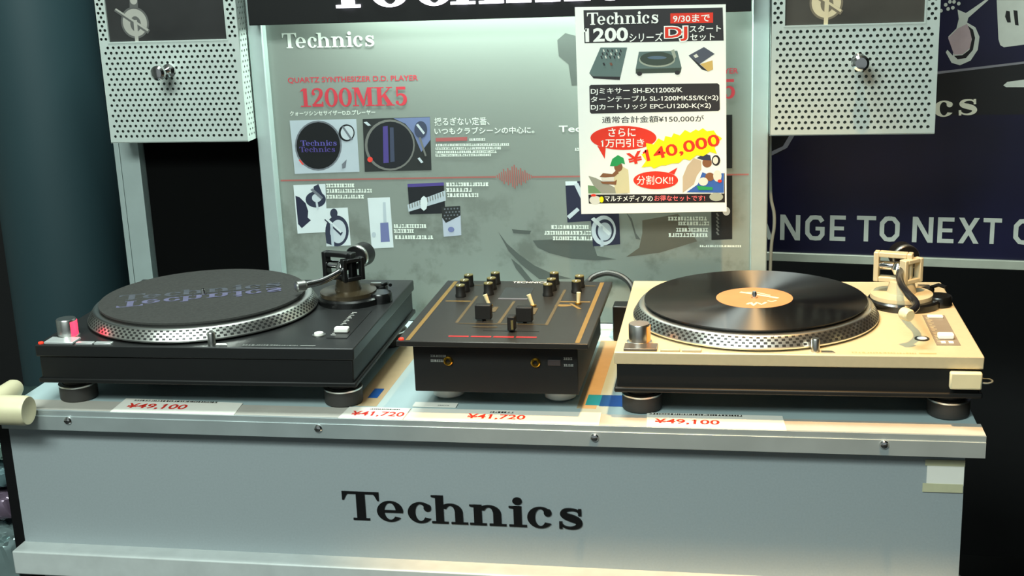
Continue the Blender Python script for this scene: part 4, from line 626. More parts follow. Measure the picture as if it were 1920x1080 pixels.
lg = MB()
for i, p in enumerate(ps): lg.prism(p, .0186 - 5e-6*i, .0200, M_ink, T=lambda x, y, z: (-.2185 + x*.3315/tw, z, -.1545 + y*.0420))
L(lg, 'lettering', smooth=False)
b = MB(); b.box(-.207, -.170, .05, .45, 0, .0002, M_tan)
L(b, 'tan_strip', smooth=False)
b = MB(); b.box(.102, .128, .062, .36, 0, .0002, M_tan); L(b, 'tan_strip', smooth=False)
b = MB(); b.box(.112, .131, .075, .115, .0002, .0004, M_cyan).box(.131, .165, .072, .115, .0002, .0004, M_blue); L(b, 'blue_label', smooth=False)
b = MB(); b.box(.125, .150, .392, .425, .0002, .0004, M_cyan); L(b, 'blue_label', smooth=False)
b = MB(); b.box(-.192, -.178, .082, .12, .0002, .0004, M_blue); L(b, 'blue_label', smooth=False)

# ------------------------------------------------------------------ turntables
CX, CY = .179, .172               # platter centre, from the front left corner
ZT = .0911                        # top of the chassis
def feet(root):
    for x, y in ((.032, .045), (.421, .045), (.032, .31), (.421, .31)):
        f = MB().lathe([(.0245, 0), (.0262, .002), (.0262, .0225), (.0225, .0235), (.0200, .0245), (.0200, .042)], M_foot, (x, y, 0), 40).build('foot', root)
        g = MB().lathe([(.0266, .0205), (.0268, .0215), (.0268, .0228), (.0240, .0242), (.0215, .0242)], M_satin, (x, y, 0), 40, cap=False).build('foot_ring', f, fix=False)
        g['label'] = 'thin metal ring on the foot'
def platter(root):
    b = MB(); c = (CX, CY, 0)
    rows = [(.1660, ZT+.0030), (.1664, ZT+.0050), (.1655, ZT+.0062), (.1640, ZT+.0090), (.1636, ZT+.0097), (.1620, ZT+.0123), (.1616, ZT+.0130), (.1600, ZT+.0154), (.1596, ZT+.0161), (.1580, ZT+.0182), (.1565, ZT+.0195), (.1520, ZT+.0200)]
    dot = {2: 0, 4: 1, 6: 0, 8: 1}; n = 224
    vs = []
    for r, z in rows:
        for i in range(n): a = 2*PI*i/n; vs.append((CX + r*math.cos(a), CY + r*math.sin(a), z))
    fb = []; fd = []
    for j in range(len(rows)-1):
        for i in range(n):
            k = (i+1) % n; q = (j*n+i, j*n+k, (j+1)*n+k, (j+1)*n+i)
            (fd if (j in dot and (i + dot[j]) % 2) else fb).append(q)
    fb.append(tuple(range(n))[::-1]); fb.append(tuple(range((len(rows)-1)*n, len(rows)*n)))
    b.add(vs, fb, M_plat); k = b.mi(M_dotd); 
    for q in fd: b.f.append(q); b.m.append(k)
    return b.build('platter', root, fix=False)
def rounded(x0, x1, y0, y1, z0, z1, m, name, root, bevel=.001, parent=None):
    return MB().box(x0, x1, y0, y1, z0, z1, m).build(name, parent or root, bevel=bevel)

def turntable(name, loc, rz, silver):
    root = empty(name, loc, rz)
    mt = M_silv if silver else M_dk
    rounded(0, .453, 0, .353, ZT-.0165, ZT, mt, 'top_plate', root, .0015)
    b = MB(); b.box(.003, .450, .003, .350, .0410, ZT-.0165, M_rub); b.box(-.0005, .4535, -.0005, .3535, .0365, .0435, M_rub)
    b.build('base', root, bevel=.002)
    feet(root); platter(root)
    MB().lathe([(.1465, ZT+.0200), (.1465, ZT+.0231)], M_rub, (CX, CY, 0), 72).build('platter_mat', root)
    sp = MB().lathe([(.0036, ZT+.018), (.0036, ZT+.031), (.0024, ZT+.034)], M_chrome, (CX, CY, 0), 20).build('spindle', root)
    # start button, speed buttons, power knob with the strobe lamp
    mb_ = mat('dark_grey_button', (112, 106, 98), .3, .6) if silver else mat('silver_button', (214, 218, 216), .3, .5)
    rounded(.0120, .0545, .0040, .0290, ZT, ZT+.0035, mb_, 'start_button', root, .0008)
    ms = M_silv if silver else mb_
    rounded(.0590, .0835, .0030, .0120, ZT, ZT+.0030, ms, 'speed_button', root, .0006)
    rounded(.0860, .1105, .0030, .0120, ZT, ZT+.0030, ms, 'speed_button', root, .0006)
    kn = MB().lathe([(.0165, ZT), (.0165, ZT+.003), (.0138, ZT+.004), (.0138, ZT+.0255), (.0128, ZT+.0270)], M_satin, (.0300, .0390, 0), 40).build('power_knob', root)
    MB().prism([(x*.0145+.030, y*.0145+.039) for x, y in [(math.cos(t), math.sin(t)) for t in [math.radians(a) for a in range(-42, 43, 7)]]] + [(.0395, .0395)], ZT+.004, ZT+.024,
               mat('warm_strobe_lamp', (240, 150, 60), .4, emit=(255, 150, 60), estr=.6) if silver else M_strobe).build('strobe_lamp', kn)
    tl = MB().lathe([(.0055, ZT), (.0055, ZT+.016), (.0046, ZT+.0175)], M_satin, (.2520, .0125, 0), 24).build('target_light', root)
    MB().prism([(.259, .006), (.276, .006), (.272, .013), (.259, .013)], ZT, ZT+.0015, M_satin).build('target_light_switch', root)
    # pitch control
    mp = mat('grey_pitch_panel', (128, 118, 104), .5) if silver else mat('black_pitch_panel', (30, 31, 31), .35)
    pp = MB().box(.4030, .4320, .0440, .1760, ZT, ZT+.0010, mp).build('pitch_panel', root, smooth=False)
    tk = MB(); mw = M_white if not silver else mat('pale_mark', (226, 206, 160), .5)
    for i in range(17):
        y = .056 + i*.0068; tk.box(.4055, .4055 + (.007 if i % 2 == 0 else .004), y, y+.0009, ZT+.0010, ZT+.0012, mw)
    tk.build('pitch_scale', pp, smooth=False)
    MB().box(.4075, .4275, .0650, .0760, ZT+.001, ZT+.0085, M_white).build('pitch_slider', root, bevel=.002)
    if silver:
        MB().box(.4080, .4280, .1600, .1690, ZT+.001, ZT+.004, M_white).build('reset_button', root, bevel=.0008)
        MB().box(.4095, .4150, .0500, .0570, ZT+.001, ZT+.002, M_white).box(.4190, .4245, .0500, .0570, ZT+.001, ZT+.002, M_white).build('range_mark', root, smooth=False)
    rg = MB().lathe([(.0092, ZT), (.0092, ZT+.0014), (.0066, ZT+.0014), (.0066, ZT+.0006)], M_foot if silver else M_satin, (.3885, .0700 if silver else .0575, 0), 32, cap=False).build('adapter_ring', root, fix=False)
    MB().lathe([(.0064, ZT), (.0062, ZT+.004 if not silver else ZT+.0015)], M_white, (.3885, .0700 if silver else .0575, 0), 28).build('adapter_well', rg)
    pr = Print(lambda x, y, h: (x, y, ZT + h)); mpr = M_grey if not silver else mat('tan_print', (186, 160, 112), .5)
    pr.items([('g', 'model_print', 'k', .296, .008, .047, .0055), ('g', 'model_print', 'k', .346, .008, .028, .0045)], {'k': mpr})
    pr.poly('model_print', rect(.377, .0085, .398, .012), mpr); pr.build(root)
    # tonearm
    ax, ay = .386, .232
    mring = mat('black_gloss', (16, 16, 16), .25, 0, .6)
    base = MB().lathe([(.0495, ZT), (.0495, ZT+.0085), (.0470, ZT+.0110), (.0440, ZT+.0112)], mring, (ax, ay, 0), 56).build('tonearm_base', root)
    mcol = M_silv if silver else mat('bronze_gloss', (70, 60, 44), .25, .4)
    MB().lathe([(.0425, ZT+.0105), (.0420, ZT+.0165), (.0330, ZT+.0175), (.0200, ZT+.0180), (.0165, ZT+.0340), (.0150, ZT+.0340)], mcol, (ax-.004, ay, 0), 56).build('height_collar', base)
    mg = M_silv if silver else mat('black_gimbal', (24, 24, 24), .3, .3)
    def hoop(c, w_, h_, t, d, rz, name):
        R = Matrix.Translation(Vector(c)) @ Matrix.Rotation(rz, 4, 'Z'); b = MB()
        b.box(-w_/2, -w_/2+t, -d/2, d/2, -h_/2, h_/2, mg, R).box(w_/2-t, w_/2, -d/2, d/2, -h_/2, h_/2, mg, R)
        b.box(-w_/2+t, w_/2-t, -d/2, d/2, h_/2-t, h_/2, mg, R).box(-w_/2+t, w_/2-t, -d/2, d/2, -h_/2, -h_/2+t, mg, R)
        return b.build(name, root, bevel=.0012)
    hoop((ax-.016, ay+.004, ZT+.0530), .052, .042, .007, .015, math.radians(-16), 'gimbal_frame')
    hoop((ax+.007, ay-.006, ZT+.0500), .034, .034, .006, .012, math.radians(38), 'gimbal_ring')
    R = Matrix.Rotation(math.radians(-16), 4, 'Z')
    MB().lathe([(.0035, -.024), (.0060, -.020), (.0060, .020), (.0035, .024)], M_chrome, (ax-.016, ay+.004, ZT+.0545), 20, 'X', R).lathe([(.001, -.010), (.006, -.008), (.010, 0), (.006, .008), (.001, .010)], M_chrome, (ax-.010, ay-.002, ZT+.0520), 24).build('pivot_bearing', root)
    # counterweight behind the pivot
    Rw = Matrix.Rotation(math.radians(12 if silver else -14), 4, 'Z')
    MB().lathe([(.0165, -.016), (.0182, -.014), (.0182, .012), (.0165, .016), (.0110, .016)], mat('counterweight_black', (26, 25, 26), .35, .3), (ax+.002 if silver else ax+.006, ay+.044, ZT+.0590), 40, 'Y', Rw).lathe([(.0176, -.0150), (.0188, -.0130), (.0188, -.0090), (.0176, -.0075)], M_satin, (ax+.002 if silver else ax+.006, ay+.044, ZT+.0590), 40, 'Y', Rw, cap=False).build('counterweight', root)
    if silver:
        pts = [(.390, .262, ZT+.059), (.382, .236, ZT+.054), (.374, .200, ZT+.050), (.3725, .160, ZT+.047), (.376, .120, ZT+.0455), (.3805, .090, ZT+.0445), (.3790, .068, ZT+.0440), (.3720, .050, ZT+.0435), (.3660, .041, ZT+.0430)]
        mtube = mat('chrome_dark_reflection', (92, 92, 98), .22, .9); end = (.3635, .036, ZT+.0430); rz = math.radians(30)  # dark reflection put into the colour of the chrome arm
    else:
        pts = [(.395, .262, ZT+.058), (.386, .236, ZT+.054), (.372, .208, ZT+.047), (.358, .190, ZT+.042), (.344, .178, ZT+.0405), (.336, .171, ZT+.040)]
        mtube = M_chrome; end = (.331, .167, ZT+.040); rz = math.radians(-52)
    tb = MB().tube(catmull(pts, 6), .0050, mtube, 16).build('tonearm_tube', root)
    MB().lathe([(.0062, -.008), (.0078, -.006), (.0078, .006), (.0062, .008), (.0040, .008), (.0040, .002)], M_lever if silver else M_satin, end, 28, 'Y', Matrix.Rotation(rz, 4, 'Z')).build('locking_collar', tb)
    # cueing lever, arm rest, side dials
    MB().lathe([(.0175, ZT), (.0175, ZT+.012), (.0160, ZT+.0145)], mring, (ax+.046, ay-.004, 0), 36).build('antiskate_dial', root)
    q = MB(); q.lathe([(.0100, ZT), (.0100, ZT+.012), (.0085, ZT+.014)], mring, (ax+.036, ay+.040, 0), 28); q.tube([(ax+.036, ay+.040, ZT+.012), (ax+.050, ay+.030, ZT+.020), (ax+.058, ay+.012, ZT+.021)], .0026, mring); q.build('cueing_lever', root)
    MB().box(ax+.022, ax+.038, ay+.030, ay+.036, ZT+.014, ZT+.019, M_satin).build('lever_plate', root)
    return root
blk = turntable('turntable', (-.640, .0107, .0006), .0201, False)
tag(blk, 'black direct drive turntable with a felt mat, on the left end of the counter', 'turntable', 'turntables on the counter')
slv = turntable('turntable', (.1571, .0253, .0006), .0130, True)
tag(slv, 'champagne silver turntable with a record on it, on the right of the counter', 'turntable', 'turntables on the counter')
MB().lathe([(.0034, ZT-.003), (.0034, ZT+.0018), (.002, ZT+.0024)], M_led, (.0052, .0085, 0), 20).build('power_lamp', blk)

def on(root, x, y, z):
    c, s = math.cos(root.rotation_euler.z), math.sin(root.rotation_euler.z)
    return (root.location.x + c*x - s*y, root.location.y + s*x + c*y, root.location.z - Z0 + z)
mt = empty('slipmat', on(blk, CX, CY, ZT+.0200), math.radians(22))
tag(mt, 'round dark felt slipmat with two rows of violet lettering, lying on the black turntable', 'slipmat')
def holed(r, r0, z0, z1, m, seg=96, mid=None):
    pr = [(r0, z0), (r, z0), (r, z1)] + (mid or []) + [(r0, z1), (r0, z0)]
    return MB().lathe(pr, m, (0, 0, 0), seg, cap=False)
holed(.1490, .0042, .0032, .0058, M_felt).build('felt_disc', mt, fix=False)
pr = Print(lambda x, y, h: (x, y, .0058 + h)); ps, tw = logo_polys()
pr.glyphs('slipmat_lettering', ps, tw, -.122, .005, .236, .030, M_feltg); pr.glyphs('slipmat_lettering', ps, tw, -.122, -.034, .236, .030, M_feltp, flip=True); pr.build(mt)

rec = empty('vinyl_record', on(slv, CX, CY, ZT+.0200), math.radians(18))
tag(rec, 'black vinyl record with a plain orange-brown centre label, on the silver turntable', 'record')
holed(.1505, .0042, .0032, .0048, M_vinyl, 128).build('disc', rec, fix=False)
lb = holed(.0520, .0042, .0048, .0051, M_label, 64).build('centre_label', rec, fix=False)
pr = Print(lambda x, y, h: (x, y, .0051 + h)); 
pr.polys('label_print', brush([(-.020, -.030), (-.012, -.022), (-.014, -.038), (-.004, -.024), (-.002, -.036), (.008, -.026)], .004, 2) + brush([(-.010, .032), (.004, .018), (.020, .000), (.030, -.012)], .006, 3) + brush([(.012, -.020), (.016, -.026), (.024, -.022)], .003, 2) + brush([(-.002, .028), (.012, .022), (.024, .004)], .003, 2), mat('cream_scribble', (232, 214, 182), .5))
pr.build(lb)

# ------------------------------------------------------------------ mixer
mix = empty('dj_mixer', (0, .16, 0)); tag(mix, 'black two channel mixer with gold stripes and knobs, between the two turntables', 'mixer')
my = -.16
def MX(b, name, parent=None, **k):
    o = b.build(name, parent or mix, **k)
    if parent is None: o.location = (0, my, 0)
    return o
M_mtop = mat('mixer_black_panel', (44, 43, 41), .34, .25, .5, var=.05)
MX(MB().box(-.126, .126, .012, .318, .0985, .106, M_mtop), 'top_panel', bevel=.001)
MX(MB().box(-.1115, .1085, .040, .305, .0270, .0985, M_rub), 'chassis', bevel=.0012)
for x, y in ((-.081, .104), (.075, .104), (-.080, .270), (.074, .270)):
    MX(MB().lathe([(.0170, 0), (.0215, .003), (.0215, .0245), (.0190, .0272)], M_white, (x, y, 0), 32), 'foot')
MX(MB().lathe([(.0034, .1055), (.0034, .1078), (.0020, .1085)], M_led, (-.1205, .0185, 0), 20), 'power_lamp')
for x in (-.064, .053):
    j = MX(MB().lathe([(.0062, .0400), (.0062, .0372), (.0050, .0362), (.0032, .0362), (.0032, .0400)], M_goldm, (x, 0, .071), 28, 'Y', cap=False), 'headphone_jack', fix=False)
    MB().lathe([(.0031, .0385), (.0031, .0384)], M_ink, (x, 0, .071), 20, 'Y').build('jack_hole', j)
for i, (x, y) in enumerate(((-.086, .228), (-.086, .257), (-.086, .287), (-.047, .241), (-.048, .270), (-.048, .301), (.041, .238), (.042, .267), (.041, .303), (.080, .257), (.081, .286))):
    k = MX(MB().lathe([(.0078, .106), (.0078, .109), (.0070, .1105), (.0068, .1225)], M_rub, (x, y, 0), 24), 'rotary_knob')
    MB().lathe([(.0068, .1225), (.0066, .1238), (.0030, .1240)], M_knobt, (x, y, 0), 24).box(x-.0006, x+.0006, y-.006, y, .1239, .1243, M_white).build('knob_cap', k)
for x, y, dx in ((-.034, .181, -.006), (.028, .183, -.006), (.090, .197, .001)):
    lv = MX(MB().tube([(x, y, .106), (x+dx*.5, y, .114), (x+dx, y, .1225)], [.0022, .0027, .0031], M_lever, 12), 'toggle_switch')
    MB().cyl(x, y, .106, .1078, .0046, M_goldm, 20).build('switch_collar', lv)
for x, y in ((-.0285, .113), (.0295, .104)):
    f = MX(MB().box(x-.0010, x+.0010, y-.012, y+.040, .1060, .1063, M_ink), 'channel_fader', smooth=False)
    MB().box(x-.0110, x+.0110, y-.0075, y+.0050, .108, .1285, M_rub).box(x-.003, x+.003, y-.003, y+.001, .106, .109, M_rub).build('fader_knob', f, bevel=.0012)
f = MX(MB().box(-.020, .055, .0615, .0635, .1060, .1063, M_ink), 'crossfader', smooth=False)
fk = MB().box(.0140, .0240, .0555, .0700, .108, .1275, M_rub).box(.017, .021, .060, .065, .106, .109, M_rub).build('fader_knob', f, bevel=.0012)
MB().box(.0192, .0222, .0546, .0556, .1105, .1228, M_knobt).build('knob_stripe', fk, smooth=False)
MX(MB().box(-.0285, .0145, .2180, .2780, .1060, .1066, mat('dark_display', (40, 42, 46), .15, 0, .6)).box(-.0285, .0145, .2155, .2180, .1060, .1072, mat('violet_grey_edge', (120, 122, 132), .35)), 'level_display', smooth=False)
pr = Print(lambda x, y, h: (x, y - .16, .106 + h))
gp = lambda a: pr.poly('gold_lines', a, M_gold); gq = lambda a: pr.poly('channel_lines', a, M_gold2)
for x in (-.1115, .1115): MX(MB().box(x-.003, x+.003, .016, .312, .1060, .1062, M_gold), 'gold_stripe', smooth=False)
gp(rect(-.103, .2015, -.066, .2055)); gq([(-.066, .097), (-.0615, .097), (-.0605, .232), (-.0645, .232)]); gq([(-.0075, .097), (-.003, .097), (-.001, .206), (-.005, .206)]); gq([(.058, .091), (.0625, .091), (.0635, .270), (.0595, .270)])
gq(rect(-.083, .289, -.050, .292)); gp(rect(.060, .2035, .106, .2085)); gq(rect(.085, .290, .104, .294)); gq(rect(-.0615, .0925, .060, .0945)); gq(rect(-.038, .0770, -.004, .0800))
pr.poly('gold_emblem', disc(.0700, .1870, .012, .0055), M_gold); pr.poly('gold_emblem', [(.077, .196), (.081, .197), (.098, .171), (.093, .170)], M_gold); gq(rect(-.027, .150, -.020, .175)); gq(rect(.031, .140, .037, .172))
for i in range(4): pr.poly('red_legend', rect(-.061 + i*.0300, .0335, -.034 + i*.0300, .0385), M_red)
pr.text('brand_legend', 'TECHNICS', -.0235, .3060, .052, .0085, M_white)
pr.build(mix)
pr = Print(lambda x, y, h: (x, .040 - .16 - h, y))
pr.items([('g', 'front_legend', 'w', -.088, .0755, .020, .0032), ('g', 'front_legend', 'w', -.088, .0690, .020, .0032), ('g', 'switch_legend', 'w', .090, .0750, .011, .0034), ('g', 'switch_legend', 'w', .090, .0660, .012, .0034)], {'w': M_grey})
pr.build(mix)
MX(MB().box(.069, .086, .0385, .040, .0670, .0750, mat('grey_switch', (58, 50, 50), .5)), 'mode_switch', bevel=.0005)

# ------------------------------------------------------------------ cards, labels and tape on the counter
def card(pts, tx, ty, tw_, th_, txt, label, back=None):
    x0 = sum(p[0] for p in pts)/len(pts); y0 = sum(p[1] for p in pts)/len(pts)
    r = empty('price_card', (x0, y0, .0006)); tag(r, label, 'price card', 'price cards along the counter edge')
    MB().prism([(x-x0, y-y0) for x, y in pts], 0, .0007, M_paper).build('card', r, smooth=False)
    pr = Print(lambda x, y, h: (x - x0, y - y0, .0007 + h)); pr.text('price', txt, tx, ty, tw_, th_, M_redink, .02)
    if back: pr.items([('g', 'small_print', 'k') + back], {'k': M_ink})
    pr.build(r); return r
card([(-.5345, .001), (-.3555, .001), (-.3600, .0465), (-.5365, .0535)], -.521, .013, .088, .022, '¥49,100', 'white price card reading 49,100 in red in front of the black turntable', (-.52, .043, .12, .005))
card([(-.2090, .001), (-.1210, .001), (-.1200, .0430), (-.2060, .0430)], -.196, .008, .073, .020, '¥41,720', 'short white price card beside the right front foot of the black turntable', (-.175, .034, .04, .004))
card([(-.1190, .001), (.1390, .001), (.1370, .0455), (-.1180, .0440)], -.038, .009, .078, .020, '¥41,720', 'long white price card in front of the mixer', (-.01, .034, .03, .005))
card([(.2000, .001), (.3740, .001), (.3700, .0500), (.1965, .0500)], .2080, .010, .083, .019, '¥49,100', 'white price card reading 49,100 in front of the silver turntable', (.2, .043, .12, .005))
r = empty('blank_label', (-.090, .0590, .0008)); tag(r, 'small white label strip lying behind the price cards under the mixer front', 'label')
MB().box(-.030, .030, -.0085, .0085, 0, .0006, M_paper).build('strip', r, smooth=False)
pr = Print(lambda x, y, h: (x, y, .0006 + h)); pr.items([('g', 'small_print', 'k', .004, -.004, .016, .003)], {'k': M_grey}); pr.build(r)
r = empty('paper_tag', (.568, .0188, -.062)); tag(r, 'white paper tag taped to the counter front below its right end', 'tag')
MB().box(-.021, .0235, -.0004, .0004, -.012, .020, M_paper).build('paper', r, smooth=False)
MB().box(-.0235, .0240, -.0008, -.0004, .0145, .0225, M_tape).build('tape', r, smooth=False); MB().box(-.0255, .0230, -.0008, -.0004, -.0210, -.0095, M_tape).build('tape', r, smooth=False)
r = empty('security_sensor', on(slv, .4315, -.0005, .0620)); tag(r, 'cream plastic block stuck on the front right corner of the silver turntable', 'sensor')
MB().box(-.0190, .0190, -.0085, .0008, -.0110, .0110, M_cream).build('housing', r, bevel=.0022)
MB().tube(catmull([(.018, -.003, -.003), (.026, -.002, -.004), (.034, .010, -.006), (.040, .06, -.02), (.044, .16, -.05), (.045, .30, -.061)], 5), .0012, M_cableg, 8).build('wire', r)
r = empty('foam_guard', (-.705, -.0240, -.011)); tag(r, 'cream tubular foam guard round the left front corner of the counter', 'foam guard')
prof = [(.0195, -.085), (.0205, -.083), (.0205, .060), (.0190, .0645), (.0140, .0640), (.0100, .0630)]
MB().lathe(prof, M_cream, (0, 0, .0200), 36, 'X').build('front_tube', r)
MB().lathe([(.0140, .012), (.0140, .066), (.0110, .074), (.005, .077)], M_cream, (.0040, 0, .0262), 32, 'Y').build('side_tube', r)
# ------------------------------------------------------------------ display board with its posts and printing
PM = {k: mat('print_' + k, c, .42, 0, .4, var=.02) for k, c in {
 'bd_dark': (84, 89, 85), 'bd_brown': (95, 91, 80), 'bd_white': (226, 232, 222), 'bd_red': (196, 60, 72), 'bd_redbar': (170, 92, 92), 'bd_redline': (160, 96, 90),
 'ph_silver': (178, 188, 196), 'ph_silver2': (190, 198, 204), 'ph_grey': (110, 114, 122), 'ph_grey2': (112, 112, 108), 'ph_black': (22, 24, 26), 'ph_black2': (32, 34, 38), 'ph_dark': (44, 46, 46),
 'ph_purple': (92, 84, 160), 'ph_violet': (78, 66, 132), 'ph_red': (226, 70, 60), 'ph_blue': (110, 122, 160), 'ph_slate': (64, 70, 90), 'ph_white': (208, 216, 218), 'ph_navy': (40, 42, 62), 'ph_navy2': (48, 52, 70), 'ph_slateblue': (110, 116, 160), 'ph_pale': (176, 182, 196),
 'po_white': (240, 240, 232), 'po_dark': (50, 48, 50), 'po_ink': (34, 32, 34), 'po_red': (224, 56, 38), 'po_red2': (222, 54, 34), 'po_pink': (238, 110, 112), 'po_yellow': (236, 226, 20), 'po_slate': (98, 116, 112), 'po_slate2': (82, 86, 98), 'po_slateblue': (92, 110, 126), 'po_darkslate': (66, 76, 68), 'po_pale': (214, 212, 200), 'po_pale2': (160, 166, 150), 'po_brown': (120, 80, 66), 'po_tan': (206, 172, 100),
 'po_green': (44, 150, 84), 'po_green2': (112, 146, 104), 'po_greymid': (150, 150, 136), 'po_cream': (206, 198, 158), 'po_skin': (130, 88, 60), 'po_beige': (186, 170, 146), 'po_blue': (56, 96, 170), 'po_navy': (52, 58, 80)}.items()}
def camo_board():
    m = bpy.data.materials.new('camouflage_print_board'); m.use_nodes = True; nt = m.node_tree; b = nt.nodes['Principled BSDF']
    tc = nt.nodes.new('ShaderNodeTexCoord'); nz = nt.nodes.new('ShaderNodeTexNoise'); nz.inputs['Scale'].default_value = 16; nz.inputs['Detail'].default_value = 5; nz.inputs['Roughness'].default_value = .62
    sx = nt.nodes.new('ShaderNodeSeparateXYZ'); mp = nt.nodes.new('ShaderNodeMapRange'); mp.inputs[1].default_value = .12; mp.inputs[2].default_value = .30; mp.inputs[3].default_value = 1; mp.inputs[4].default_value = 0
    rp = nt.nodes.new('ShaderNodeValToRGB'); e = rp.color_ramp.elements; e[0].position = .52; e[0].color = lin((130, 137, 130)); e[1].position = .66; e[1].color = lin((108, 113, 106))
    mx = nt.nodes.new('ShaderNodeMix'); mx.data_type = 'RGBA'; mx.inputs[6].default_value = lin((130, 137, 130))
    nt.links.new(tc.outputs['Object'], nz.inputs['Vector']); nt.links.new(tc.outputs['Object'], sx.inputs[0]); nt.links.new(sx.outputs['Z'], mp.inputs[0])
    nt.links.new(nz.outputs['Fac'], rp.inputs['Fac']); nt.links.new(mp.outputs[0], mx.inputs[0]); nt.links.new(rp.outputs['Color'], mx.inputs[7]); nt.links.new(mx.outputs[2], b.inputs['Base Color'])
    b.inputs['Roughness'].default_value = .34; b.inputs['Coat Weight'].default_value = .3; b.inputs['Coat Roughness'].default_value = .15
    return m
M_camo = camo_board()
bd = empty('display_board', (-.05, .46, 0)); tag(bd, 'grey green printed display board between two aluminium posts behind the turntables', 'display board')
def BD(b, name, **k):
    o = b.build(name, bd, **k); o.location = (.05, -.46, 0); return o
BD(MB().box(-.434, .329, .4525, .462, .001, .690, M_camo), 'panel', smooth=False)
BD(MB().box(-.4570, -.4330, .434, .464, .001, .640, M_post), 'post', bevel=.002)
BD(MB().box(.3280, .3535, .434, .464, .001, .640, M_post), 'post', bevel=.002)
pr = Print(lambda x, y, h: (x + .05, .4525 - h - .46, y)); pr.items(LISTS['BOARD'], PM); pr.build(bd)

# ------------------------------------------------------------------ black fascia sign with lit letters
fs = empty('fascia_sign', (-.055, .42, .4905)); tag(fs, 'black overhead sign with big lit white letters above the display board', 'sign')
MB().box(-.385, .3815, -.020, -.012, 0, .210, M_fascia).build('panel', fs, bevel=.001)
MB().box(-.385, .3815, -.012, .0320, .202, .210, M_fascia).box(-.385, -.379, -.012, .0135, 0, .202, M_fascia).box(.3755, .3815, -.012, .0135, 0, .202, M_fascia).build('hood', fs, smooth=False)
ps, tw = logo_polys(); b = MB()
for i, p in enumerate(ps): b.prism(p, -.0235 - 5e-6*i, -.0205, M_lit, T=lambda x, y, z: (.055 - .3196 + x*.5359/tw, z, .5132 - .4905 + y*.0648))
b.build('lit_letters', fs, smooth=False)

# ------------------------------------------------------------------ sale poster hung from the sign
po = empty('sale_poster', (.182, .3960, .1935)); tag(po, 'white sale poster with a yellow starburst price hanging in front of the display board', 'poster')
P4 = [(.0720, .1925), (.2925, .1962), (.2900, .5020), (.0700, .5040)]
MB().prism([(x - .182, y - .1935) for x, y in P4], -.0008, .0010, mat('poster_card', (240, 240, 232), .45, var=.01), T=lambda x, y, z: (x, z, y)).build('sheet', po, smooth=False)
pr = Print(lambda x, y, h: (x - .182, -.0008 - h, y - .1935)); pr.items([i for i in LISTS['POSTER'] if i[1] != 'sheet'], PM); pr.build(po)

# ------------------------------------------------------------------ perforated listening boxes
def perforated(b, m, x0, x1, y0, y1, pitch, r, T, depth=.0014, margin=.005):
    """a sheet from (x0, y0) to (x1, y1) with staggered round holes; T maps (x, y, depth)"""
    nx = int((x1-x0-2*margin)/pitch); pw = (x1-x0-2*margin)/nx; py = pitch*.86; ny = int((y1-y0-2*margin)/py); ph = (y1-y0-2*margin)/ny
    def q(a0, c0, a1, c1):
        b.add([T(a0, c0, 0), T(a1, c0, 0), T(a1, c1, 0), T(a0, c1, 0)], [(0, 1, 2, 3)], m)
    q(x0, y0, x1, y0+margin); q(x0, y1-margin, x1, y1); q(x0, y0+margin, x0+margin, y1-margin); q(x1-margin, y0+margin, x1, y1-margin)
    for j in range(ny):
        c0 = y0+margin+j*ph; c1 = c0+ph; a = x0+margin
        cells = [(a + i*pw, a + (i+1)*pw) for i in range(nx)] if j % 2 == 0 else [(a, a+pw/2)] + [(a+pw/2+i*pw, a+pw/2+(i+1)*pw) for i in range(nx-1)] + [(a+(nx-.5)*pw, a+nx*pw)]
        for a0, a1 in cells:
            if a1-a0 < pw*.7: q(a0, c0, a1, c1); continue
            mx_, my_ = (a0+a1)/2, (c0+c1)/2
            o = [(a1, my_), (a1, c1), (mx_, c1), (a0, c1), (a0, my_), (a0, c0), (mx_, c0), (a1, c0)]
            h = [(mx_+r*math.cos(k*PI/4), my_+r*math.sin(k*PI/4)) for k in range(8)]
            vs = [T(x, y, 0) for x, y in o] + [T(x, y, 0) for x, y in h] + [T(x, y, depth) for x, y in h]
            fs_ = [(k, (k+1) % 8, 8+(k+1) % 8, 8+k) for k in range(8)] + [(8+k, 8+(k+1) % 8, 16+(k+1) % 8, 16+k) for k in range(8)]
            b.add(vs, fs_, m)
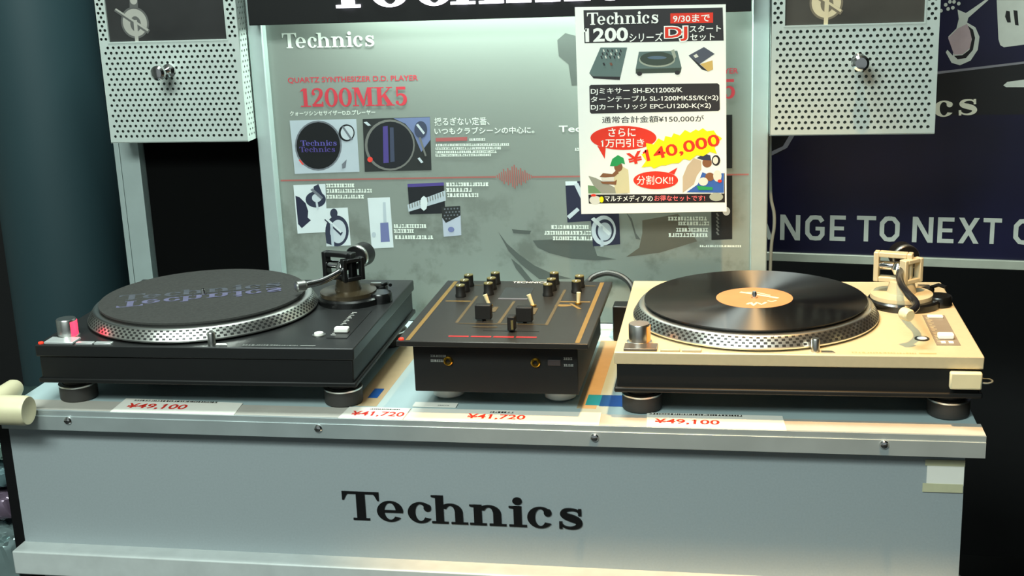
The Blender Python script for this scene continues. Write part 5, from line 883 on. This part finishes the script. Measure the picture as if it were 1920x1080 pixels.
def listening_box(x0, x1, zb, win, picx, peg, label, warm_lit):
    x_ = (x0+x1)/2; H_ = .330; r = empty('listening_box', (x_, .425, zb)); tag(r, label, 'listening box', 'perforated listening boxes')
    lx0, lx1 = x0-x_, x1-x_; w0, w1, wz = win[0]-x_, win[1]-x_, win[2]-zb; wt = wz + .145
    yf = -.025
    b = MB(); F_ = lambda x, y, d: (x, yf + d, y)
    for a0, a1, c0, c1, mg_ in ((lx0, lx1, 0, wz, .005), (lx0, lx1, wt, H_, .005), (lx0, w0, wz, wt, .0012), (w1, lx1, wz, wt, .0012)): perforated(b, M_box, a0, a1, c0, c1, .0092 if mg_ > .002 else .0076, .0025, F_, margin=mg_)
    # frame round the window and folded edges
    t = .0022
    b.box(w0-t, w0, yf-.0006, yf+.004, wz-t, wt+t, M_box).box(w1, w1+t, yf-.0006, yf+.004, wz-t, wt+t, M_box).box(w0, w1, yf-.0006, yf+.004, wz-t, wz, M_box).box(w0, w1, yf-.0006, yf+.004, wt, wt+t, M_box)
    b.build('perforated_front', r, smooth=False, fix=False)
    b = MB(); b.box(lx0, lx1, yf+.0016, .025, -.0015, .0, M_box).box(lx0, lx1, yf+.0016, .025, H_, H_+.0015, M_box).box(lx0, lx0+.001, yf, .025, 0, H_, M_box)
    perforated(b, M_box, yf, .025, 0, H_, .0094, .0022, lambda x, y, d: (lx1-d, x, y), .001, .004)
    b.build('housing', r, smooth=False, fix=False)
    MB().box(lx0+.0030, lx1-.0030, yf+.006, .023, .003, H_-.003, M_liner).build('liner', r, smooth=False)
    pic = MB().box(w0, w1, yf+.003, yf+.0045, wz, wt, mat('photo_dark_warm_lit' if warm_lit else 'photo_dark', (70, 66, 60) if warm_lit else (46, 46, 46), .25, 0, .5, var=.25, scale=9)).build('photo_window', r, smooth=False)  # right box copy: warm light put into the picture's colours
    p = Print(lambda x, y, h: (x, yf + .003 - h, y)); c = picx - x_; cz = .500 - zb
    k = [mat('photo_cream_warm_lit', (214, 196, 160), .35), mat('photo_shade_warm_lit', (120, 108, 90), .35)] if warm_lit else [mat('photo_cream', (160, 158, 150), .35), mat('photo_shade', (88, 88, 86), .35)]
    G = lambda a, m: p.poly('tonearm_picture', a, m)
    G(disc(c, cz, .0235, .0245, 32), k[1]); G(disc(c, cz, .0205, .0215, 32), k[0]); G(disc(c+.001, cz-.002, .009, .012, 20), k[1])
    G([(c-.033, cz+.019), (c-.030, cz+.023), (c+.024, cz-.012), (c+.020, cz-.018)], k[1]); G([(c-.031, cz+.021), (c-.029, cz+.023), (c+.022, cz-.011), (c+.020, cz-.014)], k[0])
    G([(c-.002, cz+.004), (c+.004, cz+.004), (c+.003, wz), (c-.003, wz)], k[0]); G([(c-.006, cz+.022), (c+.008, cz+.022), (c+.010, cz+.045), (c-.004, cz+.045)], k[1]); G(disc(c+.002, cz+.034, .006), k[0])
    for o in p.build(pic): o['label'] = 'printed picture of a tonearm gimbal'
    MB().lathe([(.0105, yf), (.0105, yf-.003), (.0060, yf-.006), (.0055, yf-.026), (.0085, yf-.031), (.0115, yf-.036), (.0115, yf-.043), (.0080, yf-.0465), (.003, yf-.047)], M_chrome, (peg[0]-x_, 0, peg[1]-zb), 36, 'Y').build('headphone_peg', r)
    return r
listening_box(-.6940, -.4590, .3112, (-.6760, -.4785, .4710), -.6300, (-.5800, .4246), 'pale perforated metal box with a chrome peg, upper left beside the tall sign', False)
listening_box(.3545, .5890, .3106, (.3745, .5680, .4690), .4320, (.4792, .4172), 'pale perforated metal box with a chrome peg, upper right in front of the dark banner', True)

# ------------------------------------------------------------------ left side: pillar, post, black panel
pl_ = MB().lathe([(.108, 0), (.108, 2.79)], mat('dark_teal_pillar', (37, 58, 63), .5, 0, .4, var=.04, scale=4), (-.908, .60, 0), 96).build('pillar', ang=60)
structure(pl_, 'dark teal round pillar at the left behind the display', 'pillar')
r = empty('upright_post', (-.699, .475, -Z0)); tag(r, 'pale aluminium upright post below the left perforated box', 'post')
MB().box(-.0120, .0220, -.015, .015, .002, Z0+.60, M_post).build('column', r, bevel=.001)
MB().box(-.0230, -.0138, -.013, .012, .002, Z0+.60, M_post).build('side_rail', r, bevel=.0008)
r = empty('backing_panel', (-.578, .478, -Z0)); tag(r, 'plain black panel between the left post and the display board', 'panel')
MB().box(-.0975, .1205, 0, .012, .002, Z0+.60, mat('matt_black_panel', (4, 4, 4), .9, 0, .1)).build('sheet', r, smooth=False)
# packs on the low shelf at the left
sh = empty('side_shelf', (-.90, .16, -Z0)); tag(sh, 'dark low shelf holding plastic packs at the left of the counter', 'shelf')
MB().box(-.16, .165, -.16, .16, .445, .46, M_foot).build('board', sh, bevel=.001)
MB().box(-.16, -.145, -.16, .16, .002, .445, M_foot).build('leg', sh); MB().box(.150, .165, -.16, .16, .002, .445, M_foot).build('leg', sh)
def pack(x, y, z, w_, d_, h_, m, label, seed, amp=.006):
    rr = random.Random(seed); b = bmesh.new(); bmesh.ops.create_icosphere(b, subdivisions=4, radius=1)
    ph = [(rr.uniform(4, 11), rr.uniform(4, 11), rr.uniform(4, 11), rr.uniform(0, 6)) for _ in range(6)]
    for v in b.verts:
        q = v.co.copy(); s = lambda t: math.copysign(abs(t)**.45, t)
        p = Vector((s(q.x)*w_/2, s(q.y)*d_/2, s(q.z)*h_/2))
        k = sum(abs(math.sin(a*q.x + c*q.y + e*q.z + f)) for a, c, e, f in ph)/6
        v.co = p + q*amp*(k*2-1.3)
    zmin = min(v.co.z for v in b.verts)
    for v in b.verts: v.co.z -= zmin
    me = bpy.data.meshes.new('plastic_pack'); b.to_mesh(me); b.free(); me.materials.append(m); me.shade_smooth(); me.set_sharp_from_angle(angle=math.radians(28))
    o = bpy.data.objects.new('plastic_pack', me); COL.objects.link(o); o.location = (x, y, z + Z0); tag(o, label, 'pack', 'plastic packs on the side shelf')
pack(-.815, .16, -.3390, .13, .18, .112, mat('silver_film', (150, 172, 172), .16, .55), 'silver film pack at the bottom of the stack beside the counter', 3, .012)
pack(-.812, .16, -.2160, .13, .17, .050, mat('purple_film', (120, 104, 122), .25, .3), 'purplish film pack lying on the silver pack', 5)
pack(-.815, .15, -.1630, .12, .16, .038, mat('grey_film', (104, 130, 134), .3, .2), 'grey film pack in the middle of the stack', 8, .004)
pack(-.812, .16, -.1210, .125, .16, .036, mat('mint_film', (176, 214, 200), .3, .1), 'pale mint film pack upper in the stack', 9, .004)
pack(-.815, .15, -.0800, .12, .16, .036, mat('dark_film', (40, 54, 52), .3, .1), 'dark film pack just under the foam guard', 10, .004)

# ------------------------------------------------------------------ dark banner at the right
bn = bpy.data.objects.new('banner', None); COL.objects.link(bn); bn.location = (.45, .72, Z0); bn.rotation_euler = (0, 0, math.radians(-7.6))
tag(bn, 'dark blue banner with white capitals and a pale lower rail behind the right turntable', 'banner')
M_bn = mat('dark_blue_banner', (15, 13, 42), .38, 0, .5, var=.35, scale=6); M_bnk = mat('banner_black', (12, 12, 14), .45); M_bnp = mat('banner_pale_print', (190, 194, 184), .5); M_bnc = mat('banner_cream_print', (222, 218, 196), .5)
M_bng = mat('banner_grey_print', (120, 118, 124), .5); M_bnpk = mat('banner_pink_print', (170, 150, 152), .5); M_rail = mat('banner_rail', (182, 186, 170), .45, .2)
MB().box(-.16, .62, .0, .008, .05, .62, M_bn).build('cloth', bn, smooth=False)
MB().box(-.16, .62, -.006, .010, .0365, .052, M_rail).build('rail', bn, bevel=.001)
MB().box(-.16, -.145, .008, .020, -Z0+.002, .62, M_fascia).box(.60, .615, .008, .020, -Z0+.002, .62, M_fascia).build('stand', bn)
pr = Print(lambda x, y, h: (x, -h, y))
pr.poly('black_band', [(-.16, .2915), (.62, .30), (.62, .413), (.329, .3805), (-.16, .325)], M_bnk)
def sign(ch, x0, x1, z0, z1):
    ps = SIGN[ch]; mw = max(p[0] for q in ps for p in q); pr.polys('capital_lettering', ps, M_bnp, lambda x, y: (x0 + x*(x1-x0)/mw, z0 + y*(z1-z0)))
zb, zt = .0742, .1197
for ch, a, c, dz in (('A', -.1200, -.0830, 0), ('N', -.0705, -.0359, 0), ('G', -.0274, .0059, .0008), ('E', .0147, .0411, .0015), ('T', .0597, .0917, .0022), ('O', .0980, .1311, .0030), ('N', .1518, .1856, .0034), ('E', .1928, .2191, .0038), ('X', .2262, .2593, .0042), ('T', .2653, .2943, .0046), ('G', .3131, .3464, .0050)):
    sign(ch, a, c, zb+dz, zt+dz*.7)
ps, tw = logo_polys(); pr.glyphs('brand_lettering', ps, tw, -.0560, .2745, .3040, .0370, M_bnc, math.radians(4.2))
for it in LISTS['BANNER']:
    m = {'bn_grey': M_bng, 'bn_pale': M_bnp, 'bn_pink': M_bnpk, 'bn_black': M_bnk, 'bn_dark': M_bnk}.get(it[2])
    if m: pr.poly('graphic_' + it[1], it[3], m)
for q in ((.1818, .465), (.1887, .4743), (.1949, .4789), (.1999, .4694), (.1927, .4676), (.2087, .4758), (.2013, .4787)): pr.poly('graphic_dots', disc(q[0], q[1], .0028, .0030, 12), M_bnp)
pr.build(bn)

# ------------------------------------------------------------------ cables
def cable(name, pts, r_, m, label):
    c0 = Vector(pts[0]); o = MB().tube(catmull([Vector(p)-c0 for p in pts], 6), r_, m, 10).build(name); o.location = c0 + Vector((0, 0, Z0)); tag(o, label, 'cable'); return o
cable('cable', [(.3560, .452, .62), (.3562, .452, .458), (.3562, .452, .307), (.3580, .448, .215), (.3635, .446, .184), (.3640, .446, .159), (.3600, .447, .125), (.3580, .448, .02), (.3580, .452, .004)], .0026, M_cableg, 'thin grey cable hanging beside the right post of the display board')
cable('cable', [(.060, .316, .080), (.0635, .345, .082), (.075, .400, .080), (.087, .415, .088), (.109, .420, .0925), (.134, .415, .086), (.150, .400, .070), (.152, .385, .030), (.150, .390, .0055), (.14, .43, .005)], .0048, M_cable, 'black cable arching up behind the right rear corner of the mixer')
cable('cable', [(-.120, .330, .060), (-.128, .360, .062), (-.140, .400, .052), (-.160, .425, .030), (-.175, .425, .0045), (-.20, .43, .0045)], .0022, M_cable, 'thin black cable drooping behind the left rear corner of the mixer')
r = empty('power_adapter', (.1375, .375, .0006)); tag(r, 'small black box standing between the mixer and the silver turntable', 'adapter')
MB().box(-.0165, .0165, -.016, .016, 0, .055, M_ink).build('case', r, bevel=.002)
